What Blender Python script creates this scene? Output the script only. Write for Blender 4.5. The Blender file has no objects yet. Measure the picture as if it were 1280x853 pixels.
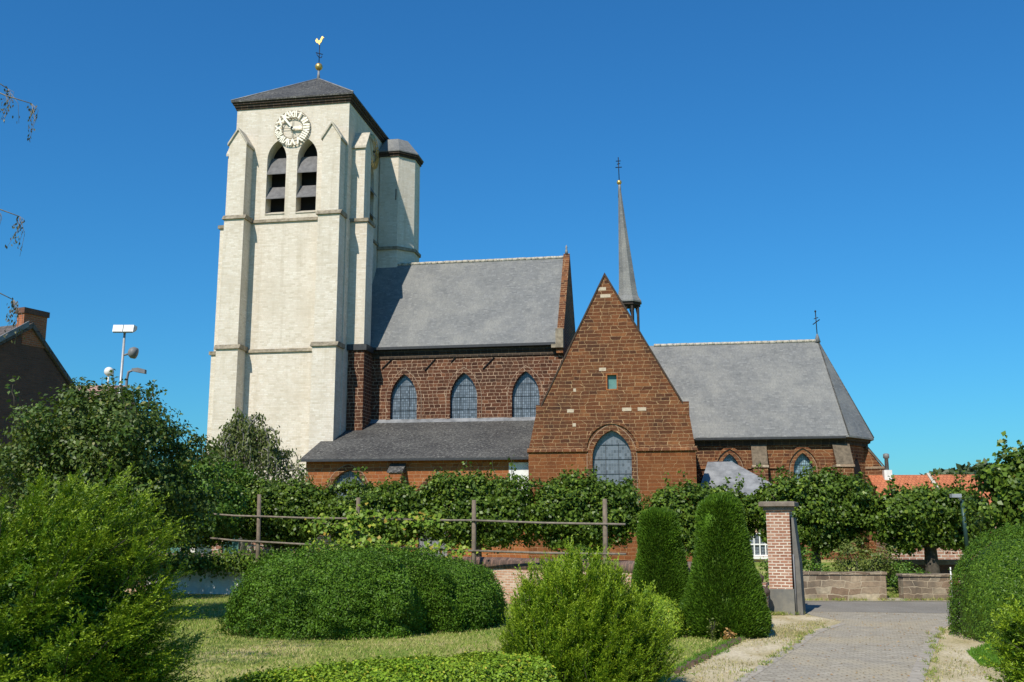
import bpy, bmesh, math, random
import numpy as np
from mathutils import Vector, Matrix

random.seed(7)
RNG = np.random.default_rng(11)
R = math.radians
SC = bpy.context.scene
COL = SC.collection

# ------------------------------------------------------------------ camera, sky, sun, exposure
cam_d = bpy.data.cameras.new('camera')
cam = bpy.data.objects.new('camera', cam_d)
COL.objects.link(cam)
cam_d.sensor_width = 36.0
cam_d.lens = 35.44
cam_d.clip_end = 5000
cam_d.clip_start = 0.1
cam.location = (0, 0, 2.26)
cam.rotation_euler = (R(90 + 10.28), 0, 0)
SC.camera = cam

SUN_HEADING = 25.7      # the light travels this many degrees clockwise from +Y
SUN_EL = 45.0
world = bpy.data.worlds.new('World')
SC.world = world
world.use_nodes = True
wn = world.node_tree
bg = wn.nodes['Background']
sky = wn.nodes.new('ShaderNodeTexSky')
sky.sky_type = 'NISHITA'
sky.sun_disc = False
sky.sun_elevation = R(SUN_EL)
sky.sun_rotation = R(SUN_HEADING + 180)
sky.altitude = 0
sky.air_density = 1.5
sky.dust_density = 0.0
sky.ozone_density = 10.0
wb_ = wn.nodes.new('ShaderNodeMix'); wb_.data_type = 'RGBA'; wb_.blend_type = 'MULTIPLY'   # the camera's white balance and saturation
wb_.inputs[0].default_value = 1.0
wb_.inputs[7].default_value = (0.27, 0.745, 1.0, 1)
wn.links.new(sky.outputs[0], wb_.inputs[6])
wn.links.new(wb_.outputs[2], bg.inputs[0])
bg.inputs[1].default_value = 0.112

sd = bpy.data.lights.new('sun', 'SUN')
sd.energy = 5.0
sd.angle = R(0.5)
sd.color = (1.0, 0.935, 0.82)
sun = bpy.data.objects.new('sun', sd)
COL.objects.link(sun)
h = R(SUN_HEADING)
ldir = Vector((math.sin(h) * math.cos(R(SUN_EL)), math.cos(h) * math.cos(R(SUN_EL)), -math.sin(R(SUN_EL))))
sun.rotation_euler = ldir.to_track_quat('-Z', 'Y').to_euler()
sun.location = (-20, -20, 60)

SC.view_settings.view_transform = 'Standard'
SC.view_settings.look = 'None'
SC.view_settings.exposure = 0.1
SC.view_settings.gamma = 1.0
SC.view_settings.use_curve_mapping = False
SC.cycles.max_bounces = 8
SC.cycles.transparent_max_bounces = 8

# ------------------------------------------------------------------ object helpers
def tag(o, label=None, cat=None, group=None, kind=None):
    if label: o['label'] = label
    if cat: o['category'] = cat
    if group: o['group'] = group
    if kind: o['kind'] = kind
    return o

def empty(name, loc, rz=0.0, label=None, cat=None, group=None):
    o = bpy.data.objects.new(name, None)
    COL.objects.link(o)
    o.location = loc
    o.rotation_euler = (0, 0, rz)
    o.empty_display_size = 0.3
    return tag(o, label, cat, group)

def box_uv(me):
    n = len(me.loops)
    if n == 0: return
    co = np.empty(len(me.vertices) * 3, 'f'); me.vertices.foreach_get('co', co); co = co.reshape(-1, 3)
    vi = np.empty(n, 'i'); me.loops.foreach_get('vertex_index', vi)
    npoly = len(me.polygons)
    tot = np.empty(npoly, 'i'); me.polygons.foreach_get('loop_total', tot)
    nor = np.empty(npoly * 3, 'f'); me.polygons.foreach_get('normal', nor); nor = nor.reshape(-1, 3)
    nl = np.repeat(nor, tot, axis=0)
    t = np.stack([-nl[:, 1], nl[:, 0], np.zeros(n)], 1)
    ln = np.linalg.norm(t, axis=1)
    flat = ln < 0.05
    t[flat] = (1, 0, 0); ln[flat] = 1
    t /= ln[:, None]
    b = np.cross(nl, t)
    p = co[vi]
    uv = np.stack([(p * t).sum(1), (p * b).sum(1)], 1).astype('f')
    lay = me.uv_layers.get('UVMap') or me.uv_layers.new(name='UVMap')
    lay.data.foreach_set('uv', uv.ravel())

class MB:
    """collects shapes for ONE mesh object"""
    def __init__(s): s.v = []; s.f = []; s.m = []; s.mi = 0; s.sm = []
    def add(s, vs, fs, smooth=False):
        o = len(s.v); s.v += [tuple(p) for p in vs]
        for f in fs:
            s.f.append([o + i for i in f]); s.m.append(s.mi); s.sm.append(smooth)
        return s
    def box(s, x0, x1, y0, y1, z0, z1, taper=0):
        t = taper
        v = [(x0, y0, z0), (x1, y0, z0), (x1, y1, z0), (x0, y1, z0), (x0 + t, y0 + t, z1), (x1 - t, y0 + t, z1), (x1 - t, y1 - t, z1), (x0 + t, y1 - t, z1)]
        return s.add(v, [(0, 3, 2, 1), (4, 5, 6, 7), (0, 1, 5, 4), (1, 2, 6, 5), (2, 3, 7, 6), (3, 0, 4, 7)])
    def prism_y(s, poly, y0, y1):
        """poly of (x,z), counter-clockwise seen from -y"""
        n = len(poly)
        v = [(x, y0, z) for x, z in poly] + [(x, y1, z) for x, z in poly]
        f = [tuple(range(n)), tuple(reversed(range(n, 2 * n)))]
        f += [((i + 1) % n, i, n + i, n + (i + 1) % n) for i in range(n)]
        return s.add(v, f)
    def prism_x(s, poly, x0, x1):
        """poly of (y,z), counter-clockwise seen from +x"""
        n = len(poly)
        v = [(x1, y, z) for y, z in poly] + [(x0, y, z) for y, z in poly]
        f = [tuple(range(n)), tuple(reversed(range(n, 2 * n)))]
        f += [((i + 1) % n, i, n + i, n + (i + 1) % n) for i in range(n)]
        return s.add(v, f)
    def prism_z(s, poly, z0, z1, poly2=None):
        n = len(poly); q = poly2 or poly
        v = [(x, y, z0) for x, y in poly] + [(x, y, z1) for x, y in q]
        f = [tuple(reversed(range(n))), tuple(range(n, 2 * n))]
        f += [(i, (i + 1) % n, n + (i + 1) % n, n + i) for i in range(n)]
        return s.add(v, f)
    def hull(s, pts):
        bm = bmesh.new()
        for p in pts: bm.verts.new(p)
        bmesh.ops.convex_hull(bm, input=bm.verts)
        bmesh.ops.dissolve_limit(bm, angle_limit=0.01, verts=bm.verts, edges=bm.edges)
        loose = [v for v in bm.verts if not v.link_faces]
        bmesh.ops.delete(bm, geom=loose, context='VERTS')
        bm.verts.index_update()
        s.add([v.co[:] for v in bm.verts], [[v.index for v in f.verts] for f in bm.faces])
        bm.free(); return s
    def tube(s, pts, r, n=8, smooth=True, cap=True):
        pts = [Vector(p) for p in pts]
        rs = r if isinstance(r, (list, tuple)) else [r] * len(pts)
        vs = []; fs = []
        prev = None
        for i, p in enumerate(pts):
            d = (pts[min(i + 1, len(pts) - 1)] - pts[max(i - 1, 0)])
            d = d.normalized() if d.length > 1e-9 else Vector((0, 0, 1))
            a = prev if prev is not None else (Vector((1, 0, 0)) if abs(d.x) < 0.9 else Vector((0, 1, 0)))
            a = (a - d * a.dot(d)); a = a.normalized() if a.length > 1e-6 else d.orthogonal().normalized()
            prev = a
            b = d.cross(a)
            for k in range(n):
                t = 2 * math.pi * k / n
                vs.append(p + (a * math.cos(t) + b * math.sin(t)) * rs[i])
        for i in range(len(pts) - 1):
            for k in range(n):
                k2 = (k + 1) % n
                fs.append((i * n + k, i * n + k2, (i + 1) * n + k2, (i + 1) * n + k))
        if cap:
            fs.append(tuple(reversed(range(n)))); fs.append(tuple(range((len(pts) - 1) * n, len(pts) * n)))
        return s.add(vs, fs, smooth)
    def bar(s, a, b, w, d=None):
        """square bar between two points"""
        return s.tube([a, b], (w if d is None else (w + d) / 2) * 0.7071, 4, False)
    def lathe(s, prof, c=(0, 0, 0), n=16, smooth=True, off=0.0):
        vs = []; fs = []
        for r, z in prof:
            for k in range(n):
                t = 2 * math.pi * (k + off) / n
                vs.append((c[0] + r * math.cos(t), c[1] + r * math.sin(t), c[2] + z))
        for i in range(len(prof) - 1):
            for k in range(n):
                k2 = (k + 1) % n
                fs.append((i * n + k, i * n + k2, (i + 1) * n + k2, (i + 1) * n + k))
        fs.append(tuple(reversed(range(n)))); fs.append(tuple(range((len(prof) - 1) * n, len(prof) * n)))
        return s.add(vs, fs, smooth)
    def mesh(s, name):
        me = bpy.data.meshes.new(name)
        me.from_pydata(s.v, [], s.f)
        me.polygons.foreach_set('material_index', s.m)
        me.polygons.foreach_set('use_smooth', s.sm)
        me.update()
        return me
    def build(s, name, mat, parent=None, cut=None, bevel=0):
        me = s.mesh(name)
        mats = mat if isinstance(mat, (list, tuple)) else [mat]
        for m in mats: me.materials.append(m)
        o = bpy.data.objects.new(name, me)
        COL.objects.link(o)
        if cut is not None or bevel:
            co = None
            if cut is not None:
                cm = cut.mesh('cutter')
                for m in mats: cm.materials.append(m)
                co = bpy.data.objects.new('cutter', cm); COL.objects.link(co)
                md = o.modifiers.new('b', 'BOOLEAN'); md.object = co; md.operation = 'DIFFERENCE'; md.solver = 'EXACT'
            if bevel:
                md = o.modifiers.new('v', 'BEVEL'); md.width = bevel; md.segments = 2; md.limit_method = 'ANGLE'
            dg = bpy.context.evaluated_depsgraph_get(); dg.update()
            me2 = bpy.data.meshes.new_from_object(o.evaluated_get(dg))
            o.modifiers.clear(); o.data = me2; bpy.data.meshes.remove(me); me = me2
            if co:
                bpy.data.objects.remove(co); bpy.data.meshes.remove(cm)
        box_uv(me)
        if parent is not None: o.parent = parent
        return o

def arch(w, z0, zs, za, cx=0.0, n=10):
    """pointed arch outline, counter-clockwise from -y, from the lower left round"""
    hh = za - zs; c = (hh * hh - w * w) / (2 * w); r = w + c
    a1 = math.atan2(hh, c)
    right = [(cx - c + r * math.cos(a1 * i / n), zs + r * math.sin(a1 * i / n)) for i in range(n + 1)]
    left = [(2 * cx - x, z) for x, z in reversed(right[:-1])]
    return [(cx - w, z0), (cx + w, z0)] + right + left

def ring_y(mb, outer, inner, y0, y1):
    """the strip between two open outlines of equal length, as a solid"""
    n = len(outer)
    for i in range(n - 1):
        a, b, c, d = outer[i], outer[i + 1], inner[i + 1], inner[i]
        mb.prism_y([d, c, b, a], y0, y1)
    return mb

# ------------------------------------------------------------------ materials
def mat_new(name):
    m = bpy.data.materials.new(name); m.use_nodes = True
    nt = m.node_tree
    return m, nt, nt.nodes['Principled BSDF']

def N(nt, typ, **kw):
    n = nt.nodes.new(typ)
    for k, v in kw.items():
        if k.startswith('i_'):
            n.inputs[k[2:].replace('_', ' ')].default_value = v
        else: setattr(n, k, v)
    return n

def c4(c): return (c[0], c[1], c[2], 1)

def mix(nt, fac, a, b, blend='MIX'):
    n = nt.nodes.new('ShaderNodeMix'); n.data_type = 'RGBA'; n.blend_type = blend
    for sock, val in ((n.inputs[0], fac), (n.inputs[6], a), (n.inputs[7], b)):
        if isinstance(val, (int, float)): sock.default_value = val
        elif isinstance(val, (tuple, list)): sock.default_value = c4(val)
        else: nt.links.new(val, sock)
    return n.outputs[2]

def noise(nt, vec, scale, detail=4, rough=0.6):
    n = N(nt, 'ShaderNodeTexNoise'); n.inputs['Scale'].default_value = scale
    n.inputs['Detail'].default_value = detail; n.inputs['Roughness'].default_value = rough
    if vec is not None: nt.links.new(vec, n.inputs['Vector'])
    return n

def ramp(nt, val, stops):
    r = N(nt, 'ShaderNodeValToRGB')
    el = r.color_ramp.elements
    while len(el) < len(stops): el.new(0.5)
    for e, (p, c) in zip(el, stops):
        e.position = p; e.color = c4(c) if isinstance(c, (tuple, list)) else (c, c, c, 1)
    nt.links.new(val, r.inputs[0])
    return r.outputs[0]

def mul(nt, a, b):
    n = N(nt, 'ShaderNodeMath', operation='MULTIPLY')
    for s_, v in ((n.inputs[0], a), (n.inputs[1], b)):
        if isinstance(v, (int, float)): s_.default_value = v
        else: nt.links.new(v, s_)
    return n.outputs[0]

def bump(nt, b, height, strength, dist=0.02):
    n = N(nt, 'ShaderNodeBump'); n.inputs['Strength'].default_value = strength; n.inputs['Distance'].default_value = dist
    nt.links.new(height, n.inputs['Height']); nt.links.new(n.outputs[0], b.inputs['Normal'])

def masonry(name, cols, mortar, bw, bh, ms=0.012, var=0.5, stain=None, stain_amt=0.35, rough=0.9, warp=0.015, tint=None, bstr=0.6, streak=0.0, squash=1.0, speck=None, irr=False):
    """bricks or blocks laid on the metre UVs, each block its own tone, warped joints, stains of their own shape"""
    m, nt, b = mat_new(name)
    tc = N(nt, 'ShaderNodeTexCoord')
    uv = tc.outputs['UV']; ob = tc.outputs['Object']
    nz = noise(nt, ob, 1.7, 3)
    sub = N(nt, 'ShaderNodeVectorMath', operation='SUBTRACT'); nt.links.new(nz.outputs['Color'], sub.inputs[0]); sub.inputs[1].default_value = (.5, .5, .5)
    sc = N(nt, 'ShaderNodeVectorMath', operation='SCALE'); nt.links.new(sub.outputs[0], sc.inputs[0]); sc.inputs['Scale'].default_value = warp * 4
    ad = N(nt, 'ShaderNodeVectorMath', operation='ADD'); nt.links.new(uv, ad.inputs[0]); nt.links.new(sc.outputs[0], ad.inputs[1])
    vec = ad.outputs[0]
    if irr:     # every course starts elsewhere and has its own block length
        sp = N(nt, 'ShaderNodeSeparateXYZ'); nt.links.new(vec, sp.inputs[0])
        def ma(op, a, c):
            q = N(nt, 'ShaderNodeMath', operation=op)
            for s_, v_ in ((q.inputs[0], a), (q.inputs[1], c)):
                if isinstance(v_, (int, float)): s_.default_value = v_
                else: nt.links.new(v_, s_)
            return q.outputs[0]
        row = ma('FLOOR', ma('DIVIDE', sp.outputs[1], bh), 0.0)
        wn_ = N(nt, 'ShaderNodeTexWhiteNoise', noise_dimensions='1D'); nt.links.new(row, wn_.inputs['W'])
        wn2 = N(nt, 'ShaderNodeTexWhiteNoise', noise_dimensions='1D'); nt.links.new(ma('ADD', row, 37.5), wn2.inputs['W'])
        xn = noise(nt, uv, 0.9, 1)
        x = ma('ADD', ma('MULTIPLY', sp.outputs[0], ma('ADD', ma('MULTIPLY', wn2.outputs['Value'], 0.7), 0.7)), ma('MULTIPLY', wn_.outputs['Value'], bw * 7))
        x = ma('ADD', x, ma('MULTIPLY', xn.outputs[0], bw * 1.6))
        cb = N(nt, 'ShaderNodeCombineXYZ'); nt.links.new(x, cb.inputs[0]); nt.links.new(sp.outputs[1], cb.inputs[1]); vec = cb.outputs[0]
    br = N(nt, 'ShaderNodeTexBrick')
    nt.links.new(vec, br.inputs['Vector'])
    br.inputs['Scale'].default_value = 1; br.inputs['Mortar Size'].default_value = ms; br.inputs['Mortar Smooth'].default_value = 0.3
    br.inputs['Brick Width'].default_value = bw; br.inputs['Row Height'].default_value = bh
    br.inputs['Color1'].default_value = (0, 0, 0, 1); br.inputs['Color2'].default_value = (1, 1, 1, 1); br.inputs['Mortar'].default_value = (.5, .5, .5, 1)
    br.offset = 0.5; br.squash = squash; br.squash_frequency = 3
    k = len(cols)
    col = ramp(nt, br.outputs['Color'], [(i / max(1, k - 1), c) for i, c in enumerate(cols)])
    fine = noise(nt, ob, 9, 5, 0.7)
    col = mix(nt, 0.5 * var, col, ramp(nt, fine.outputs[0], [(0.3, (.25, .25, .25)), (0.7, (.8, .8, .8))]), 'OVERLAY')
    if stain is not None:
        big = noise(nt, ob, 0.45, 5, 0.65)
        col = mix(nt, mul(nt, ramp(nt, big.outputs[0], [(0.45, 0.0), (0.68, 1.0)]), stain_amt), col, stain)
    mo = noise(nt, ob, 2.5, 4)
    mcol = mix(nt, ramp(nt, mo.outputs[0], [(0.35, 0.0), (0.7, 0.65)]), mortar, cols[0])
    col = mix(nt, br.outputs['Fac'], col, mcol)
    if streak:
        mp = N(nt, 'ShaderNodeMapping'); mp.inputs['Scale'].default_value = (1.5, 1.5, 0.08); nt.links.new(ob, mp.inputs[0])
        st = noise(nt, mp.outputs[0], 1.6, 5, 0.6)
        col = mix(nt, mul(nt, ramp(nt, st.outputs[0], [(0.5, 0.0), (0.75, 1.0)]), streak), col, stain or (0.1, .1, .1))
    if speck is not None:
        s1 = noise(nt, uv, 5.5, 6, 0.75); s2 = noise(nt, ob, 0.5, 3)
        col = mix(nt, mul(nt, ramp(nt, s1.outputs[0], [(0.52, 0.0), (0.60, 0.75)]), ramp(nt, s2.outputs[0], [(0.35, 0.35), (0.55, 1.0)])), col, speck)
    nt.links.new(col, b.inputs['Base Color'])
    b.inputs['Roughness'].default_value = rough
    b.inputs['Specular IOR Level'].default_value = 0.2
    inv = N(nt, 'ShaderNodeMath', operation='SUBTRACT'); inv.inputs[0].default_value = 1; nt.links.new(br.outputs['Fac'], inv.inputs[1])
    hgt = N(nt, 'ShaderNodeMath', operation='ADD'); nt.links.new(inv.outputs[0], hgt.inputs[0]); nt.links.new(mul(nt, fine.outputs[0], 0.8), hgt.inputs[1])
    bump(nt, b, hgt.outputs[0], bstr, 0.02)
    return m

def plain(name, col, rough=0.7, metal=0.0, var=0.25, scale=6, spec=0.3, bstr=0.15, col2=None):
    m, nt, b = mat_new(name)
    tc = N(nt, 'ShaderNodeTexCoord')
    nz = noise(nt, tc.outputs['Object'], scale, 5, 0.65)
    dark = col2 or tuple(x * (1 - var) for x in col)
    c = mix(nt, ramp(nt, nz.outputs[0], [(0.35, 0.0), (0.65, 1.0)]), dark, col)
    nt.links.new(c, b.inputs['Base Color'])
    b.inputs['Roughness'].default_value = rough; b.inputs['Metallic'].default_value = metal
    b.inputs['Specular IOR Level'].default_value = spec
    if bstr: bump(nt, b, nz.outputs[0], bstr, 0.02)
    return m

def leafmat(name, stops, tip=None, trans=0.25, rough=0.5, spec=0.35, gain=(1.32, 1.42, 1.0), patch=0.9, pm=0.3):
    m, nt, b = mat_new(name)
    stops = [(p, tuple(min(.8, x * k) for x, k in zip(c, gain))) for p, c in stops]
    g = N(nt, 'ShaderNodeNewGeometry')
    col = ramp(nt, g.outputs['Random Per Island'], stops)
    tc = N(nt, 'ShaderNodeTexCoord'); pn = noise(nt, tc.outputs['Object'], patch, 3, 0.6)      # each plant has yellower and darker-leaved parts
    col = mix(nt, ramp(nt, pn.outputs[0], [(0.42, 0.0), (0.66, pm)]), col, tuple(min(.9, x * k) for x, k in zip(stops[-1][1], (.85, .95, .8))))
    pn2 = noise(nt, tc.outputs['Object'], patch * 3.1, 2, 0.5)
    col = mix(nt, 0.5, col, ramp(nt, pn2.outputs[0], [(0.35, (.36, .36, .36)), (0.65, (.62, .62, .62))]), 'OVERLAY')
    if tip is not None:
        uv = N(nt, 'ShaderNodeUVMap'); sx = N(nt, 'ShaderNodeSeparateXYZ'); nt.links.new(uv.outputs[0], sx.inputs[0])
        col = mix(nt, ramp(nt, sx.outputs[0], [(0.12, 0.0), (0.72, 1.0)]), col, tip)
    nt.links.new(col, b.inputs['Base Color'])
    b.inputs['Roughness'].default_value = rough; b.inputs['Specular IOR Level'].default_value = spec
    if trans:
        t = N(nt, 'ShaderNodeBsdfTranslucent'); nt.links.new(mix(nt, 0.35, col, (0.25, 0.35, 0.02)), t.inputs[0])
        ms = N(nt, 'ShaderNodeMixShader'); ms.inputs[0].default_value = trans
        nt.links.new(b.outputs[0], ms.inputs[1]); nt.links.new(t.outputs[0], ms.inputs[2])
        nt.links.new(ms.outputs[0], nt.nodes['Material Output'].inputs[0])
    return m

M = {}
M['limestone'] = masonry('limestone', [(.57, .505, .405), (.69, .62, .525), (.635, .57, .47), (.72, .665, .575)], (.56, .51, .42), 0.36, 0.12, 0.010, 0.4, stain=(.44, .375, .275), stain_amt=0.4, streak=0.5, bstr=0.35, irr=True)
M['limestone_trim'] = plain('limestone_trim', (.34, .29, .21), 0.9, var=0.55, scale=3, bstr=0.4)
M['limestone_cap'] = plain('limestone_cap', (.58, .52, .42), 0.9, var=0.35, scale=3, bstr=0.3)
M['ironstone'] = masonry('ironstone', [(.050, .020, .012), (.115, .045, .024), (.075, .030, .017), (.165, .068, .034)], (.56, .40, .27), 0.50, 0.245, 0.016, 0.8, stain=(.04, .024, .017), stain_amt=0.5, warp=0.03, squash=0.75, irr=True)
M['rust_base'] = masonry('rust_base_stone', [(.125, .043, .016), (.20, .070, .024), (.16, .054, .019), (.23, .088, .032)], (.36, .22, .11), 0.55, 0.22, 0.014, 0.8, stain=(.09, .036, .016), stain_amt=0.5, warp=0.03, squash=0.8, irr=True)
M['rust_stone'] = masonry('rust_stone', [(.070, .027, .014), (.175, .066, .027), (.115, .042, .019), (.215, .088, .035)], (.44, .29, .155), 0.55, 0.22, 0.0155, 0.95, stain=(.048, .026, .018), stain_amt=0.85, warp=0.03, squash=0.8, irr=True)
M['aisle_brick'] = masonry('aisle_brick', [(.26, .085, .03), (.33, .12, .04), (.22, .075, .027)], (.45, .30, .17), 0.48, 0.22, 0.014, 0.6, warp=0.02, irr=True)
M['slate'] = masonry('slate', [(.135, .138, .136), (.18, .182, .178), (.155, .158, .155), (.215, .216, .21)], (.125, .13, .132), 0.24, 0.13, 0.008, 0.45, stain=(.27, .265, .24), stain_amt=0.8, rough=0.6, warp=0.006, bstr=0.35, streak=0.35, irr=True)
M['slate_dark'] = masonry('slate_dark', [(.040, .039, .038), (.062, .060, .058), (.050, .049, .047), (.085, .082, .076)], (.035, .035, .035), 0.24, 0.15, 0.01, 0.95, stain=(.15, .145, .13), stain_amt=0.5, speck=(.23, .225, .20), rough=0.65, warp=0.01, bstr=0.45, irr=True)
M['ridge'] = masonry('ridge_tile', [(.42, .38, .30), (.52, .48, .40)], (.2, .18, .15), 0.45, 5, 0.03, 0.6)
M['lead'] = plain('lead_sheet', (.27, .275, .28), 0.6, 0.0, 0.5, 1.6, 0.35, col2=(.14, .145, .15))
M['black_metal'] = plain('black_metal', (.025, .025, .027), 0.5, 0.3, 0.2)
M['gutter'] = plain('gutter_zinc', (.055, .057, .06), 0.5, 0.2, 0.3)
M['cornice'] = masonry('cornice_wood', [(.035, .027, .022), (.06, .042, .03), (.03, .025, .022)], (.16, .12, .08), 0.5, 0.35, 0.02, 0.6)
M['gold'] = plain('gilding', (.70, .47, .15), 0.4, 0.75, 0.2, 8, 0.5, 0.05)
M['gold_pale'] = plain('pale_gilding', (.84, .80, .66), 0.5, 0.1, 0.15, 8, 0.5, 0.0)
M['dark_void'] = plain('dark_interior', (.012, .012, .013), 0.9)  # near-black colour stands in for the shade inside openings
M['old_wood'] = plain('dark_oak', (.045, .033, .025), 0.8, 0, 0.4)
M['louvre'] = plain('louvre_board', (.17, .165, .165), 0.75, 0, 0.35, 3)
M['white_paint'] = plain('white_paint', (.74, .73, .70), 0.6, 0, 0.12)
M['door_wood'] = plain('grey_door', (.24, .24, .25), 0.75, 0, 0.35)
M['copper'] = plain('green_board', (.10, .24, .20), 0.6, 0, 0.3)

def glassmat(name, base, line, cell=(0.14, 0.19), lw=0.016, rough=0.25):
    m, nt, b = mat_new(name)
    tc = N(nt, 'ShaderNodeTexCoord'); uv = tc.outputs['UV']
    br = N(nt, 'ShaderNodeTexBrick'); nt.links.new(uv, br.inputs['Vector']); br.offset = 0
    br.inputs['Scale'].default_value = 1; br.inputs['Brick Width'].default_value = cell[0]; br.inputs['Row Height'].default_value = cell[1]
    br.inputs['Mortar Size'].default_value = lw; br.inputs['Mortar Smooth'].default_value = 0.1
    br.inputs['Color1'].default_value = (0, 0, 0, 1); br.inputs['Color2'].default_value = (1, 1, 1, 1)
    c = mix(nt, br.outputs['Color'], tuple(x * 0.45 for x in base), tuple(min(1, x * 1.6) for x in base))
    nz = noise(nt, tc.outputs['Object'], 1.2, 3)
    c = mix(nt, mul(nt, nz.outputs[0], 0.35), c, (.30, .34, .38))
    c = mix(nt, br.outputs['Fac'], c, line)
    nt.links.new(c, b.inputs['Base Color'])
    b.inputs['Roughness'].default_value = rough; b.inputs['Specular IOR Level'].default_value = 0.55
    nw = noise(nt, tc.outputs['Object'], 5, 2)
    bump(nt, b, nw.outputs[0], 0.25, 0.02)
    return m
M['leaded'] = glassmat('leaded_glass', (.115, .14, .165), (.05, .055, .06))
M['leaded_big'] = glassmat('leaded_glass_dark', (.085, .10, .12), (.17, .19, .21), (0.16, 0.2), 0.012)
M['green_glass'] = plain('green_glass', (.13, .27, .24), 0.3, 0, 0.3, 2, 0.5)
M['church_blue'] = glassmat('leaded_glass_blue', (.17, .27, .32), (.07, .08, .09), (0.12, 0.16), 0.014)

M['garden_brick'] = masonry('garden_brick', [(.40, .21, .13), (.50, .30, .20), (.45, .25, .16), (.58, .42, .31)], (.62, .55, .45), 0.21, 0.072, 0.011, 0.4, warp=0.006)
M['pillar_brick'] = masonry('pillar_brick', [(.26, .11, .065), (.37, .18, .115), (.31, .14, .085), (.46, .28, .19)], (.70, .62, .50), 0.20, 0.075, 0.017, 0.5, warp=0.004)
M['coping_brick'] = masonry('coping_brick', [(.075, .05, .04), (.14, .09, .07), (.20, .12, .09)], (.12, .10, .085), 0.075, 5, 0.008, 0.7, stain=(.16, .155, .13), stain_amt=0.5)
M['cap_stone'] = plain('cap_stone', (.27, .22, .17), 0.9, 0, 0.45, 5)
M['render'] = plain('grey_render', (.22, .205, .165), 0.9, 0, 0.45, 2.2, bstr=0.3, col2=(.13, .13, .12))
M['render_dark'] = plain('dark_render', (.17, .16, .14), 0.8, 0, 0.35, 2.5)
M['church_wall_stone'] = masonry('weathered_stone', [(.17, .11, .07), (.34, .255, .17), (.23, .155, .10), (.48, .40, .28)], (.46, .38, .27), 0.58, 0.19, 0.014, 1.0, stain=(.075, .066, .055), stain_amt=0.85, warp=0.06, squash=0.7, irr=True)
M['house_dark'] = masonry('dark_brown_brick', [(.14, .066, .044), (.19, .088, .058), (.165, .075, .05)], (.12, .09, .075), 0.21, 0.072, 0.01, 0.5, stain=(.05, .033, .026), stain_amt=0.5, warp=0.004)  # dark brown brick with darker random patches
M['chimney_brick'] = masonry('orange_brick', [(.33, .10, .045), (.42, .15, .07)], (.35, .25, .18), 0.21, 0.072, 0.01, 0.5)
M['cottage_brick'] = masonry('cottage_brick', [(.25, .12, .08), (.36, .20, .14)], (.55, .5, .43), 0.42, 0.2, 0.03, 0.4)
M['red_tile'] = masonry('red_roof_tile', [(.40, .125, .055), (.50, .175, .08), (.45, .15, .065)], (.25, .08, .045), 0.24, 0.30, 0.02, 0.5, stain=(.42, .13, .07), stain_amt=0.4, rough=0.75, warp=0.004)
M['pink_tile'] = masonry('faded_tile', [(.36, .22, .18), (.44, .28, .23)], (.25, .16, .13), 0.24, 0.30, 0.02, 0.5)
M['grey_tile'] = masonry('grey_roof_tile', [(.10, .085, .075), (.14, .12, .11)], (.06, .05, .05), 0.24, 0.30, 0.02, 0.5)
M['whitewash'] = plain('whitewash', (.78, .77, .74), 0.9, 0, 0.25, 2)
M['bark'] = plain('bark', (.10, .085, .065), 0.95, 0, 0.5, 12, bstr=0.6)
M['pale_bark'] = plain('pale_bark', (.27, .25, .22), 0.9, 0, 0.5, 9, bstr=0.4)
M['pole_wood'] = plain('weathered_pole', (.21, .165, .12), 0.9, 0, 0.4, 9, bstr=0.4)
M['rail_wood'] = plain('weathered_rail', (.25, .21, .165), 0.9, 0, 0.4, 9, bstr=0.4)
M['galv'] = plain('galvanised', (.42, .43, .44), 0.5, 0.4, 0.15)
M['lamp_white'] = plain('lamp_housing', (.72, .72, .70), 0.5, 0, 0.1)
M['lamp_grey'] = plain('lamp_grey', (.20, .20, .20), 0.5, 0, 0.2)
M['lens'] = plain('lamp_lens', (.36, .33, .26), 0.25, 0, 0.2, 5, 0.6)
M['post_green'] = plain('green_post', (.035, .075, .065), 0.45, 0.2, 0.25)
M['red_plate'] = plain('red_plate', (.55, .03, .03), 0.5)
M['dark_coping'] = plain('dark_coping', (.075, .052, .038), 0.9, 0, 0.5, 3, bstr=.4)
M['slab_stone'] = plain('buttress_slab', (.185, .145, .10), 0.9, 0, 0.5, 4, bstr=.4)
M['joint'] = plain('arch_joint', (.36, .26, .18), 0.9, 0, 0.4)
M['mortar_pale'] = plain('pale_block', (.55, .46, .34), 0.9, 0, 0.25)

M['linden'] = leafmat('linden_leaf', [(0, (.030, .054, .010)), (.5, (.052, .088, .014)), (.85, (.085, .13, .020)), (1, (.16, .20, .032))], trans=0.22, spec=0.3, rough=0.42)
M['bright_leaf'] = leafmat('bright_leaf', [(0, (.040, .085, .012)), (.6, (.065, .125, .018)), (1, (.13, .20, .03))], trans=0.25)
M['dark_leaf'] = leafmat('plum_leaf', [(0, (.024, .045, .010)), (.5, (.044, .076, .014)), (.9, (.07, .11, .02)), (1, (.14, .13, .04))], trans=0.2, spec=0.4)
M['weep_leaf'] = leafmat('weeping_leaf', [(0, (.045, .062, .020)), (.6, (.070, .090, .028)), (1, (.11, .125, .04))], trans=0.2, gain=(1.6, 1.6, 1.3))
M['birch_leaf'] = leafmat('birch_leaf', [(0, (.06, .05, .04)), (.6, (.09, .08, .05)), (1, (.12, .13, .05))], trans=0.2, gain=(1.05, 1.05, 1))
M['yew'] = leafmat('yew_needle', [(0, (.026, .062, .006)), (.6, (.045, .095, .008)), (1, (.075, .14, .012))], tip=(.25, .34, .015), trans=0.2, gain=(1.5, 1.6, 1))
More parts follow.
